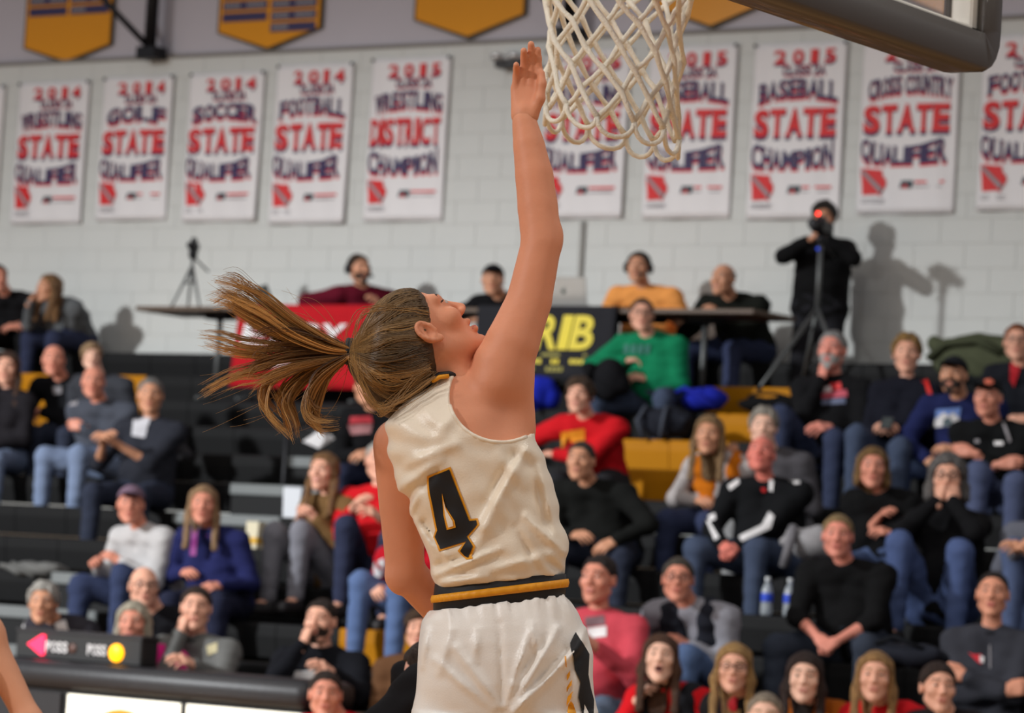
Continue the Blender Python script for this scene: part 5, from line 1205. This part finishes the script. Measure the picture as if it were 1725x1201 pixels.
JT = [(1008, 740, 946, .0, .098), (985, 735, 946, 0, .102), (970, 731, 948, 0, .106), (950, 727, 951, 0, .110), (930, 724, 956, 0, .112), (915, 720, 955, 0, .112), (900, 714, 950, 0, .110), (880, 707, 943, 0, .109),
      (850, 692, 938, 0, .109), (820, 678, 929, 0, .110), (800, 669, 924, 0, .111), (770, 659, 914, .0, .112), (740, 653, 902, .0, .112), (715, 651, 895, .005, .108), (700, 661, 893, .01, .104), (690, 671, 891, .015, .100), (670, 694, 880, .02, .092), (650, 716, 846, .03, .080), (638, 727, 802, .035, .070), (631, 733, 786, .04, .060)]
g = SDF((-.36, -.30, -1.75), (.26, .55, 1.25), .0066)
g.loft(rows(JT, inset=.010), 0, slope=(RS, 0))
g.rc(L(770, 700, .03), L(748, 612, .03), .066, .048, .03)                                   # neck
A_ = [L(836, 652, -.01), L(846, 615, -.005), L(862, 580, .0), L(891, 508, .02), L(912, 410, .04), L(906, 350, .06), L(900, 296, .075), L(891, 245, .088), L(883, 203, .10)]
rad = [.062, .0585, .0555, .0465, .0415, .0415, .0395, .0330, .0262]
for i in range(8): g.rc(A_[i], A_[i + 1], rad[i], rad[i + 1], .018 if i == 0 else .004)
g.el(L(824, 612, .0), (.030, .05, .034), .012)                                              # front of the shoulder
g.rc(L(876, 720, .0), L(868, 640, .0), .030, .036, .03)                                      # side of the chest under the arm
g.rc(L(927, 402, .045), L(932, 395, .045), .015, .013, .03)                                 # point of the elbow
g.el(L(862, 690, -.130), (.026, .060, .040), .055, 's')                                       # hollow of the armpit
B_ = [L(672, 748, .075), L(676, 850, .09), L(683, 962, .10), L(745, 1030, .17), L(815, 1062, .26)]
rb_ = [.054, .046, .040, .038, .027]
for i in range(4): g.rc(B_[i], B_[i + 1], rb_[i], rb_[i + 1], .02 if i == 0 else .004)
g.rc(L(668, 975, .09), L(672, 985, .09), .022, .02, .02)
HC = L(845, 1075, .0)
g.el(HC, (.138, .115, .12), .03)
for sx in (-1, 1):
    hp_ = HC + (sx * .072 + .006, .0, -.03); kn = HC + (sx * .10 + .02, .06 if sx < 0 else .20, -.46 + (.08 if sx > 0 else 0)); an = kn + (.0, -.16 if sx > 0 else -.06, -.40); to = an + np.array((.02, .12, -.10))
    g.rc(hp_, kn, .082, .060, .03); g.rc(kn, an, .060, .038, .02); g.rc(an, to, .040, .030, .02)
    J_an, J_to = an, to
    if sx < 0: FEET = [(an, to)]
    else: FEET.append((an, to))
V, F = g.mesh(); V = smooth_mesh(V, F, 5)
Vs, Fs, Is = [V], [F], [np.zeros(len(F), int)]; n = len(V)
# head
f_ = nz((.55, .28, .79)); t_ = np.array((-.79, -.05, .60)); t_ = nz(t_ - f_ * (t_ @ f_)); HX = np.cross(-f_, t_); HR = np.stack([HX, -f_, t_], 1)
HCEN = L(712, 570, .02); HS = .93
hg = head_sdf(.0030, True, .55, True)
for sx in (-1, 1):
    arc = spl([(sx * .080, -.004, .006), (sx * .084, .006, .027), (sx * .088, .022, .024), (sx * .089, .028, .004), (sx * .085, .018, -.018), (sx * .080, .003, -.031)], 12)
    for i in range(11): hg.rc(arc[i], arc[i + 1], .0044, .0044, .002)
    hg.el((sx * .090, .008, .000), (.011, .011, .016), .003, 's'); hg.el((sx * .080, .0, -.028), (.006, .008, .009), .004)
    hg.rc((sx * .083, .016, .014), (sx * .084, .019, -.008), .004, .004, .003)
    hg.rc((sx * .083, -.006, .006), (sx * .082, -.006, -.010), .0045, .004, .003)
hv, hf = hg.mesh(); C = hv[hf].mean(1); x, y, z = np.abs(C[:, 0]), C[:, 1], C[:, 2]; hi_ = np.zeros(len(hf), int)
hi_[((x / .022) ** 2 + ((z + .063) / (.019)) ** 2 < 1) & (y < -.080) & (np.abs(z + .064) > .004)] = 1
e_ = ((x - .031) ** 2 / .0125 ** 2 + (z - .011) ** 2 / .0065 ** 2 < 1) & (y < -.07) & (y > -.097); hi_[e_] = 2; hi_[e_ & ((x - .031) ** 2 + (z - .011) ** 2 < .0060 ** 2)] = 3
hi_[(np.abs(z - .036 - .10 * (.03 - np.abs(x - .033))) < .0030) & (x > .014) & (x < .054) & (y < -.055)] = 4
hi_[(z > .0165) & (z < .0205) & (x > .017) & (x < .048) & (y < -.072)] = 4
hi_[((x / .016) ** 2 + ((z + .064) / .006) ** 2 < 1) & (y < -.05) & (y > -.096)] = 5
Vs.append((hv * HS) @ HR.T + HCEN); Fs.append(hf + n); Is.append(hi_); n += len(hv)
CURL['reach'] = (9, 12, 10)
for (w0, w1, nrm, curl, mir) in ((A_[8], L(892, 84, .13), (.12, .98, .05), 'reach', 1), (B_[4], L(850, 1080, .33), (-.1, .3, 1), 'relax', -1)):
    d_ = nz(w1 - w0); nrm = np.array(nrm); nrm = nz(nrm - d_ * (nrm @ d_)); yv = np.cross(nrm, d_)
    hv, hf = hand_mesh(.0034, curl, -.6 if curl == 'reach' else .1, curl == 'reach'); hv = hv * (.86, .86, .86) if curl == 'relax' else hv * (.86, .80, .86)
    if mir < 0: hv[:, 1] *= -1; hf = hf[:, ::-1]
    Vs.append(hv[:, :1] * d_ + hv[:, 1:2] * yv + hv[:, 2:] * nrm + w0); Fs.append(hf + n); Is.append(np.zeros(len(hf), int)); n += len(hv)
pl = link('person', new_mesh('person', np.concatenate(Vs), np.concatenate(Fs), [sk_p, lip_p, mat('eye_white', (225, 220, 215), .3), mat('iris_dark', (45, 34, 28), .2), brow_p, mat('mouth_dark', (70, 25, 25), .6)], np.concatenate(Is)))
pl.matrix_world = PM; tag(pl, 'basketball player in white jersey number 4 reaching up to the net, ponytail flying', 'person')

# jersey with its pulls and creases
def ridge_disp(g, items, yc=.02):
    X = g.ax[0][:, None, None]; Y = g.ax[1][None, :, None]; Z = g.ax[2][None, None, :]; tot = np.zeros((len(g.ax[0]), 1, len(g.ax[2])), np.float32)
    for x0, y0, x1, y1, amp, wd in items:
        a, b = L(x0, y0)[[0, 2]], L(x1, y1)[[0, 2]]; ba = b - a; l2 = ba @ ba
        h = ((X - a[0]) * ba[0] + (Z - a[1]) * ba[1]) / l2; hc = np.clip(h, 0, 1)
        d = np.sqrt((X - a[0] - hc * ba[0]) ** 2 + (Z - a[1] - hc * ba[1]) ** 2)
        tot += amp * np.exp(-(d / wd) ** 2) * (.35 + .65 * np.sin(math.pi * np.clip(hc, .08, .92)))
    g.D = g.D - 1.5 * tot * np.clip((yc - Y) / .04, 0, 1)
g = SDF((-.30, -.20, -.10), (.24, .22, .50), .0046)
g.loft(rows(JT, inset=-.003), 0, slope=(RS, 0))
ridge_disp(g, [(886, 762, 812, 890, .011, .010), (862, 772, 820, 850, -.006, .010), (908, 790, 934, 900, .006, .008), (896, 790, 915, 880, -.005, .008), (770, 752, 690, 785, .007, .011), (745, 778, 672, 826, .007, .010), (735, 800, 682, 850, -.006, .009),
               (712, 815, 690, 868, .006, .008), (735, 968, 842, 926, .009, .008), (738, 952, 800, 935, -.007, .008), (745, 982, 822, 972, .008, .006), (810, 965, 930, 935, .007, .010), (884, 872, 948, 930, .009, .009), (868, 890, 905, 960, -.008, .009), (915, 940, 946, 965, -.007, .008),
               (700, 880, 735, 945, .006, .008), (716, 880, 748, 938, -.006, .007), (846, 850, 800, 925, .006, .010), (770, 690, 740, 740, .005, .012), (840, 770, 880, 820, .005, .012), (718, 900, 770, 960, .006, .007)])
g.disp(lambda x, y, z: .0028 * np.sin(60 * x + 40 * z + 3 * np.sin(22 * z)) * np.sin(35 * z - 20 * x + 2) + .0012 * np.sin(110 * z + 50 * x + 2 * np.sin(40 * x)))
ac = L(842, 670, 0.); X = (g.ax[0][:, None, None], g.ax[1][None, :, None], g.ax[2][None, None, :]); u_ = 1 / 833
ar = np.sqrt(((X[0] - ac[0]) / (84 * u_)) ** 2 + ((X[2] - ac[2]) / (77 * u_)) ** 2); g.D = np.maximum(g.D, (1 - ar) * 75 * u_ + 0 * X[1]).astype(np.float32)
tp = L(780, 633); g.D = np.maximum(g.D, np.minimum(X[0] - tp[0] + 0 * X[1], X[2] - L(780, 700)[2] + 0 * X[0] + 0 * X[1])).astype(np.float32)
g.rc(L(770, 700, .03), L(744, 600, .03), .060, .050, .006, 's')
pa_, pb2 = L(735, 992), L(948, 969); g.plane(pa_, (pb2[2] - pa_[2], 0, -(pb2[0] - pa_[0])))
V, F = g.mesh(); V = smooth_mesh(V, F, 1, .4)
m_jer = mat('jersey_satin', (247, 232, 209), .33, .03, 8, .12, 300, spec=.5, sheen=.2)
jer = link('jersey', new_mesh('jersey', V, F, m_jer), pl)
bpy.context.view_layer.update()
m_jb = mat('jersey_black', (24, 23, 25), .6); m_jg = mat('jersey_gold', (238, 160, 28), .5)
OUT = [(719, 802), (759, 786), (793, 874), (805, 873), (808, 884), (790, 904), (801, 920), (795, 936), (797, 941), (786, 943), (771, 928), (780, 916), (740, 929), (730, 905), (734, 893), (721, 832)]
INN = [(722.5, 804.5), (757, 790.5), (790.5, 877.5), (802.5, 876.5), (804.5, 884), (786.5, 904), (797, 920), (791.5, 934), (789, 940), (786, 939), (775.5, 928), (786, 912), (742.5, 925), (733.5, 904), (737.5, 893), (724.5, 831)]
decal_px('number_outline', jer, [(OUT, m_jg)], 5, .0016); decal_px('number_four', jer, [(INN, m_jb), ([(745, 830), (751, 853), (766, 877), (768, 888), (753.5, 892), (748, 868)], m_jg), ([(747.5, 842), (752, 858), (763, 878), (764, 885.5), (756, 888), (751, 868)], m_jer)], 5, .0030)
m = MB(); m.tube([L(*p) for p in ((716, 652, -.03), (726, 640, -.035), (740, 632, -.04), (756, 630, -.035), (770, 634, -.02), (781, 641, .0))], .0065, 8); m.build('collar_trim', m_jb, jer, True)
m = MB(); m.tube([L(*p) for p in ((728, 642, -.045), (741, 635, -.05), (756, 633.5, -.045))], .0045, 8); m.build('collar_stripe', m_jg, jer, True)
m = MB(); m.tube([L(*p) for p in ((780, 641, -.02), (774, 648, -.03), (768, 656, -.04))], [.004, .0045, .002], 8); m.build('strap_trim', m_jb, jer, True)
# binding round the armhole
bv = BVHTree.FromPolygons([v.co for v in jer.data.vertices], [p.vertices for p in jer.data.polygons]); pts = []
for a in np.linspace(R(196), R(304), 30):
    q = ac + np.array((85.5 * u_ * math.cos(a), -.5, 78.5 * u_ * math.sin(a))); h = bv.ray_cast(Vector(q), Vector((0, 1, 0)))[0]
    if h is not None and h.y < .05: pts.append(h + Vector((0, .001, 0)))
if len(pts) > 4: m = MB(); m.tube(pts, .0042, 8); m.build('armhole_binding', m_jer, jer, True)

# shorts, waistband, side panel
ST_ = [(998, 742, 944, 0, .100), (1012, 738, 952, 0, .106), (1024, 724, 962, 0, .114), (1038, 711, 970, 0, .122), (1055, 707, 977, 0, .130), (1080, 704, 988, 0, .138), (1110, 703, 997, 0, .142), (1150, 700, 997, 0, .142), (1180, 698, 999, 0, .136), (1205, 697, 1003, 0, .130), (1235, 695, 1006, .0, .125)]
LT = [(1200, 696, 858, .0, .125), (1250, 693, 856, .01, .12), (1300, 690, 852, .02, .12), (1345, 688, 848, .03, .12)]
RT = [(1200, 850, 1004, .0, .125), (1250, 858, 1008, .03, .12), (1300, 864, 1014, .06, .12), (1345, 868, 1020, .08, .12)]
g = SDF((-.24, -.22, -.46), (.26, .26, .04), .0048)
for T_, k_ in ((ST_, 0), (LT, .01), (RT, .01)): g.loft(rows(T_), k_, slope=(RS - (.06 if T_ is ST_ else 0), 0))
ridge_disp(g, [(862, 1192, 938, 1058, .010, .008), (866, 1196, 980, 1080, .009, .008), (852, 1185, 892, 1060, .008, .007), (846, 1180, 842, 1050, -.006, .006), (840, 1185, 770, 1090, .008, .009), (830, 1190, 735, 1110, .006, .009), (868, 1140, 920, 1075, -.007, .008), (880, 1170, 950, 1095, -.008, .008),
               (760, 1060, 742, 1130, .006, .009), (905, 1100, 895, 1050, .006, .007), (950, 1120, 985, 1060, .007, .007), (958, 1200, 970, 1120, .007, .007), (720, 1060, 712, 1120, .005, .008), (800, 1110, 806, 1060, .005, .008), (865, 1201, 900, 1150, .010, .007)], .03)
zt_ = L(842, 1005)[2]
g.disp(lambda x, y, z: -.0035 * np.sin(340 * x + 160 * y + 1.5 * np.sin(60 * x)) * np.exp(-np.clip(zt_ + .18 * x - z, 0, 1) / .022) - .004 * np.sin(120 * x + 60 * y + 1.5 * np.sin(60 * x)) * np.exp(-np.clip(zt_ + .18 * x - z, 0, 1) / .05) + .0018 * np.sin(45 * x + 30 * z + 2 * np.sin(25 * z)))
pa_, pb2 = L(735, 1027), L(948, 1000); g.plane(pa_, (-(pb2[2] - pa_[2]), 0, pb2[0] - pa_[0]))
V, F = g.mesh(); V = smooth_mesh(V, F, 1, .4)
m_sh = mat('shorts_satin', (247, 241, 232), .33, .02, 8, .12, 300, spec=.5, sheen=.2)
sho = link('shorts', new_mesh('shorts', V, F, m_sh), pl)
bpy.context.view_layer.update()
def ring(nm, yl0, yr0, yl1, yr1, m_, inf, rib=0.0, par=None):
    """a band round the waist between two slanted lines of the photo"""
    Vv = []; N = 160; c = L(842, 995, .0); a = (L(948, 990)[0] - L(736, 1005)[0]) / 2; cx = (L(948, 990)[0] + L(736, 1005)[0]) / 2; b = .100
    for j, (yl, yr_) in enumerate(((yl0, yr0), ((yl0 + yl1) / 2, (yr0 + yr1) / 2), (yl1, yr1))):
        zl, zr = L(736, yl)[2], L(948, yr_)[2]
        for i in range(N):
            t = 2 * math.pi * i / N; r = inf + (rib * math.cos(44 * t) if rib else 0) + (.002 if j == 1 else 0)
            ct, st_ = math.cos(t), math.sin(t); e = 2 / 2.4; X_ = cx + (a + r) * math.copysign(abs(ct) ** e, ct); Y_ = (b + r) * math.copysign(abs(st_) ** e, st_)
            Vv.append((X_, Y_, zl + (zr - zl) * (X_ - (cx - a)) / (2 * a)))
    Fv = [(j * N + i, j * N + (i + 1) % N, (j + 1) * N + (i + 1) % N, (j + 1) * N + i) for j in range(2) for i in range(N)]
    o = link(nm, new_mesh(nm, Vv, [f[::-1] for f in Fv], m_), par); o.modifiers.new('thickness', 'SOLIDIFY').thickness = .004; return o
wb = ring('waistband', 980, 967, 1032, 1005, m_jb, .0055, .0, sho)
ring('waistband_stripe', 1002, 976, 1015, 990, m_jg, .0095, .0014, wb)
decal_px('side_panel', sho, [([(969, 1065), (981, 1083), (991.7, 1102), (990, 1136), (994, 1158), (999.5, 1179), (999, 1201), (1000, 1225), (976, 1225), (980, 1201), (973.5, 1174), (977.5, 1150), (967.6, 1128), (966, 1112), (960, 1083)], m_jb), ([(983, 1186), (990, 1201), (993, 1225), (981, 1225)], m_sh)], 6, .003)
decal_px('side_slash', sho, [([(952, 1106), (954, 1106), (953.5, 1124), (952, 1122)], m_jg), ([(953.5, 1137), (959, 1128.6), (960, 1138), (954, 1147)], m_jg), ([(953.7, 1158), (965, 1145), (964.5, 1154), (954, 1166)], m_jg), ([(955, 1177), (965, 1163), (963, 1174), (955.5, 1190)], m_jg), ([(957, 1201), (957.5, 1191), (962.5, 1179), (966.5, 1201), (968, 1222), (958, 1222)], m_jg)], 5, .003)
for an, to in FEET:
    d_ = nz(to - an); g = SDF(np.minimum(an, to) - .13, np.maximum(an, to) + .13, .008); g.rc(an - d_ * .02 + (0, 0, .02), to, .050, .042, 0); g.rc(an + (0, 0, .06), an, .047, .05, .02); g.rc(to, to + d_ * .06, .042, .034, .02)
    V, F = g.mesh(); link('shoe', new_mesh('shoe', V, F, mat('shoe_white', (214, 214, 216), .5)), pl)

# hair: a pulled-back mass on the skull, combed strands over it, and the flying ponytail
def hcol(t): return np.array(lin((66, 48, 28))) * (1 - t) + np.array(lin((190, 146, 88))) * t
m_hair = mat('player_hair', (150, 108, 62), .42, attr='hair', spec=.5)
m_hbase = mat('player_hair_base', (74, 54, 33), .6, .35, 50, .6, 90)
TIE = L(591, 592, .03)
H2L = lambda p: (np.asarray(p) * HS) @ HR.T + HCEN
g = SDF(L(570, 700, -.22) - .02, L(780, 440, .26) + .02, .0045)
g.el(HCEN + HR @ (np.array((0, .016, .038)) * HS), np.array((.082, .106, .090)) * HS, 0, Rm=HR)
Xl = (g.ax[0][:, None, None] - HCEN[0], g.ax[1][None, :, None] - HCEN[1], g.ax[2][None, None, :] - HCEN[2])
q = [sum(HR[j, i] * Xl[j] for j in range(3)) / HS for i in range(3)]
face = (.080 - .80 * (q[1] + .09) - q[2] - .020 * np.clip((np.abs(q[0]) - .05) / .03, -1, 1))
g.D = np.maximum(g.D, (face * .75 * HS)).astype(np.float32)
back = HCEN + HR @ (np.array((0, .085, .030)) * HS)
g.rc(back, TIE + (.02, 0, 0), .068, .020, .05)
g.rc(L(728, 640, .03), L(668, 662, .03), .040, .044, .03); g.rc(L(668, 662, .03), L(612, 618, .03), .044, .022, .04); g.rc(L(700, 610, .02), L(640, 610, .02), .06, .045, .04)
V, F = g.mesh(); V = smooth_mesh(V, F, 2)
hb = link('hair', new_mesh('hair', V, F, m_hbase), pl)
hbv = BVHTree.FromPolygons([Vector(v) for v in V], [list(map(int, f)) for f in F])
PMi = PM.inverted(); camL = np.array(PMi @ CAM)
def cast(px_, py_):
    d = Vector(L(px_, py_) - camL).normalized(); h = hbv.ray_cast(Vector(camL), d)[0]
    return None if h is None else np.array(h)
class Strands:
    def __init__(s): s.V = []; s.F = []; s.C = []
    def add(s, P, r0, r1, c0, c1):
        P = np.asarray(P); n = len(P); T = np.gradient(P, axis=0); T /= np.linalg.norm(T, axis=1)[:, None] + 1e-9
        ref = np.array((0.13, 1, .21)); A = np.cross(T, ref); A /= np.linalg.norm(A, axis=1)[:, None] + 1e-9; B = np.cross(T, A); b = len(s.V) * 1
        r = (r0 + (r1 - r0) * np.linspace(0, 1, n) ** 2)[:, None]; base = sum(len(v) for v in s.V)
        ring = [P + (A * math.cos(k) + B * math.sin(k)) * r for k in (0, 2.094, 4.189)]
        s.V.append(np.stack(ring, 1).reshape(-1, 3)); t = np.linspace(0, 1, n)[:, None]
        s.C.append(np.repeat(c0 + (c1 - c0) * t, 3, axis=0))
        i = np.arange(n - 1)[:, None] * 3 + base
        for k in range(3): s.F.append(np.concatenate([i + k, i + (k + 1) % 3, i + 3 + (k + 1) % 3, i + 3 + k], 1))
    def build(s, name, parent):
        V = np.concatenate(s.V); F = np.concatenate(s.F); C = np.concatenate(s.C); me = new_mesh(name, V, F, m_hair)
        a = me.color_attributes.new('hair', 'FLOAT_COLOR', 'POINT'); a.data.foreach_set('color', np.concatenate([C, np.ones((len(C), 1))], 1).astype(np.float32).ravel())
        return link(name, me, parent)
def qb(a, b, c, n): t = np.linspace(0, 1, n)[:, None]; return np.asarray(a) * (1 - t) ** 2 + 2 * np.asarray(b) * t * (1 - t) + np.asarray(c) * t * t
HL = spl([(682, 468), (696, 486), (707, 514), (720, 540), (726, 560), (714, 572), (712, 592), (716, 612), (728, 632), (742, 648)], 200)
CT = spl([(632, 470), (640, 492), (648, 512), (655, 530), (655, 552), (650, 572), (648, 600), (645, 640), (640, 690), (655, 716)], 200)
rr = np.random.default_rng(11); stn = Strands(); NLK = 46; LK = rr.normal(0, 1, (NLK, 4))
for i in range(760):
    lk = rr.integers(NLK); q_ = LK[lk]; t = float(np.clip((lk + .5 + rr.normal(0, .55)) / NLK, 0, .999)); k = int(t * 199); a = HL[k] + rr.normal(0, 5, 2) * (1, .8); c = CT[k] + rr.normal(0, 3.5, 2) + q_[:2] * (7, 9); e = np.array((594, 592)) + rr.normal(0, 4.5, 2) + (0, (t - .5) * 14)
    c2 = qb(a, c, e, 18); wv = rr.normal(0, 3.0) if t > .72 else rr.normal(0, 1.0); tt = np.linspace(0, 1, 18); c2[:, 1] += wv * np.sin(tt * rr.uniform(6, 12) + rr.uniform(0, 6)) * np.sin(tt * math.pi) + 3.2 * np.sin(tt * (7 + q_[2]) + q_[3] * 3) * np.sin(tt * math.pi)
    P = [cast(*p) for p in c2]; P = [p for p in P if p is not None]
    if len(P) < 6: continue
    P = np.array(P); lift = (rr.uniform(.000, .003) + .0035 * max(0, q_[1])) * np.sin(np.linspace(0, math.pi, len(P))); d = P - camL; P = P - d / np.linalg.norm(d, axis=1)[:, None] * (.0012 + lift)[:, None]
    b = rr.uniform(.0, .35) ** 1.2 if t > .35 else rr.uniform(.12, .62)
    if t > .78: b = rr.uniform(.05, .6)
    if t < .3: b *= .9
    b = float(np.clip(b * (1 + .55 * q_[3]) + (.28 if q_[2] > 1.1 else 0), 0, 1))
    stn.add(P, .0013, .0010, hcol(b), hcol(min(1, b + .15)))
    if i % 2:
        P2 = P.copy(); P2[:, 1] = 2 * (HCEN[1]) - P2[:, 1] - (.0 if True else 0); stn.add(P2, .0013, .0010, hcol(b), hcol(b))
# loose strands around the mass
for i in range(70):
    k = rr.random(); a = np.array((rr.uniform(640, 720), 0)); 
    st0 = spl([(735, 640), (690, 672), (650, 690), (628, 682), (606, 640), (596, 604)], 16) if k < .5 else (spl([(722, 530), (680, 520), (640, 522), (612, 530), (598, 560), (594, 588)], 16) if k < .75 else spl([(700, 640), (668, 676), (646, 698), (640, 690), (652, 690), (660, 684)], 16))
    P = np.array([L(p[0], p[1], .0) for p in st0 + rr.normal(0, 3, 2) + np.cumsum(rr.normal(0, 1.1, (16, 2)), 0)]); P[:, 1] += rr.normal(-.035, .03)
    stn.add(P, .0008, .0004, hcol(rr.uniform(.3, .9)), hcol(rr.uniform(.5, 1)))
stn.build('combed_strands', hb)
pt = Strands()
CL = [  # centre lines of the locks in photo pixels, spread at the tip (px), number, brightness
    ([(588, 590), (545, 578), (490, 548), (440, 510), (400, 492), (366, 482)], 20, 150, .62, 7), ([(588, 590), (540, 580), (480, 556), (425, 520), (390, 498), (356, 506)], 18, 150, .55, 7), ([(588, 592), (530, 584), (470, 566), (420, 540), (392, 520), (372, 508)], 16, 110, .42, 7),
    ([(588, 594), (520, 590), (460, 588), (410, 585), (370, 575), (332, 570)], 9, 80, .6, 6), ([(588, 594), (520, 596), (460, 600), (420, 596), (385, 588), (345, 574)], 9, 70, .5, 6),
    ([(588, 596), (520, 602), (465, 610), (430, 624), (385, 640), (336, 666)], 8, 90, .66, 6), ([(588, 596), (520, 606), (470, 618), (440, 634), (400, 640), (350, 662)], 9, 60, .55, 6),
    ([(588, 598), (520, 615), (462, 634), (446, 660), (452, 690), (492, 732)], 13, 150, .5, 8), ([(588, 598), (535, 620), (500, 650), (484, 680), (494, 712), (500, 738)], 15, 140, .45, 8), ([(588, 600), (545, 630), (524, 660), (520, 690), (536, 712), (570, 714)], 12, 130, .45, 7),
    ([(588, 600), (552, 630), (534, 665), (526, 690), (528, 715), (540, 728)], 14, 110, .38, 8), ([(588, 598), (540, 612), (490, 640), (470, 668), (478, 690), (455, 650)], 10, 60, .6, 6), ([(588, 596), (540, 600), (490, 606), (450, 616), (430, 625), (420, 640)], 24, 110, .2, 6), ([(588, 594), (548, 590), (505, 580), (470, 570), (440, 560), (425, 552)], 22, 100, .22, 6)]
for c_, sp_, n_, br_, tk in CL:
    c_ = np.array(c_, float); dz0 = rr.normal(.03, .012); SL = rr.normal(0, 1, (9, 3))
    for i in range(n_):
        sl_ = SL[rr.integers(9)]; off = sl_[:2] + rr.normal(0, .32, 2); od = sl_[2] * .016 + rr.normal(0, .006); ln = rr.uniform(.78, 1.03); n = 22; t = np.linspace(0, ln, n)
        base = spl(c_, 60); idx = np.clip(t / 1.03 * 59, 0, 59); lo_ = idx.astype(int); hi2 = np.minimum(lo_ + 1, 59); fr_ = (idx - lo_)[:, None]; p = base[lo_] * (1 - fr_) + base[hi2] * fr_
        env = (.16 + .84 * np.sin(np.clip(t, 0, 1) * math.pi * .62)) * sp_ * .75
        p = p + off * env[:, None] * np.array((.5, 1)); wv = rr.uniform(.5, 2.4); p[:, 1] += (wv * np.sin(t * rr.uniform(4, 10) + rr.uniform(0, 6)) + 4.5 * np.sin(t * (6 + sl_[0]) + sl_[1] * 3)) * t; p[:, 0] += wv * .6 * np.sin(t * rr.uniform(4, 10) + rr.uniform(0, 6)) * t
        P = np.array([L(a[0], a[1], dz0 + od * tt_ * 2.2) for a, tt_ in zip(p, t)])
        b = float(np.clip(br_ + sl_[1] * .16 + rr.normal(.02, .2), 0, 1)); th = rr.choice((.0007, .0011, .0016), p=(.45, .40, .15))
        c1 = np.array(lin((64, 38, 16))) * (1 - b) + np.array(lin((226, 158, 78))) * b; c2_ = np.array(lin((120, 78, 36))) * (1 - b) + np.array(lin((238, 186, 114))) * b
        pt.add(P, th, .0002, c1, c2_)
for i in range(60):                                                  # flyaway single hairs
    a = np.array((588., 592)); e = np.array((rr.uniform(335, 520), rr.uniform(470, 735))); c = (a + e) / 2 + rr.normal(0, 35, 2); p = qb(a, c, e, 20); p[:, 1] += np.sin(np.linspace(0, 8, 20)) * rr.uniform(0, 4)
    P = np.array([L(q_[0], q_[1], .03 + rr.normal(0, .002)) for q_ in p]); pt.add(P, .0005, .0002, hcol(.7), hcol(1.0))
pt.build('ponytail', pl)
m = MB()
for k in range(3): m.tube([TIE + np.array((-.006 + .006 * k, .0205 * math.cos(t), .022 * math.sin(t))) for t in np.linspace(0, 2 * math.pi, 17)], .0062, 8, False)
m.build('hair_tie', m_jb, hb, True)

# ------------------------------------------------------------------ other players
def lj(loc, yaw):
    Mi = (Matrix.Translation(loc) @ Matrix.Rotation(yaw, 4, 'Z')).inverted(); return lambda px_, py_, d: np.array(Mi @ at_depth(px_, py_, d))
DD = 9.0; base = at_depth(800, 1300, DD); dloc = Vector((base.x, base.y, 0)); dy = math.atan2(-base.x, base.y) + R(-80); q = lj(dloc, dy)
J = {'s': .97, 'pelvis': q(800, 1330, DD), 'neck': q(735, 1168, DD + .04), 'chest': q(765, 1225, DD), 'head': q(740, 1150, DD + .16)}
cy = math.atan2(-base.x, base.y); J['hR'] = rotz(cy - dy + R(-95)) @ rotx(R(18))
J['sh1'] = q(716, 1166, DD - .13); J['el1'] = q(600, 1262, DD - .16); J['wr1'] = q(520, 1330, DD - .1); J['sh-1'] = q(742, 1172, DD + .24); J['el-1'] = q(690, 1143, DD + .34); J['wr-1'] = q(735, 1235, DD + .40)
for sx in (1, -1):
    J['hp%d' % sx] = J['pelvis'] + (sx * .09, 0, -.03); J['an%d' % sx] = np.array((sx * .20, .10, .085)); J['kn%d' % sx] = (J['hp%d' % sx] + J['an%d' % sx]) / 2 + (sx * .05, -.16, .02); J['to%d' % sx] = J['an%d' % sx] + (0, -.16, -.05)
build_figure('opponent in black sleeved shirt crouching behind the player with number 4', J, dloc, dy, top=(28, 27, 29), pants=(28, 27, 29), sleeve=.50, hair=('short', (60, 40, 30)), skin_rgb=(236, 180, 160), fem=True, pv=.011, cv=.009)
standing('teammate at the left edge, only her bare arm in the picture', -102, 918, 0.0, 0, (-180, 1180, .1), (-8, 1330, .12), yaw=10, depth=9.6, top=(236, 228, 216), pants=(236, 230, 222), hair=('ponytail', BRN), skin_rgb=(232, 166, 130), fem=True, sleeve=0.0, elL=(.9, .2, -.3), pv=.011, cv=.010)
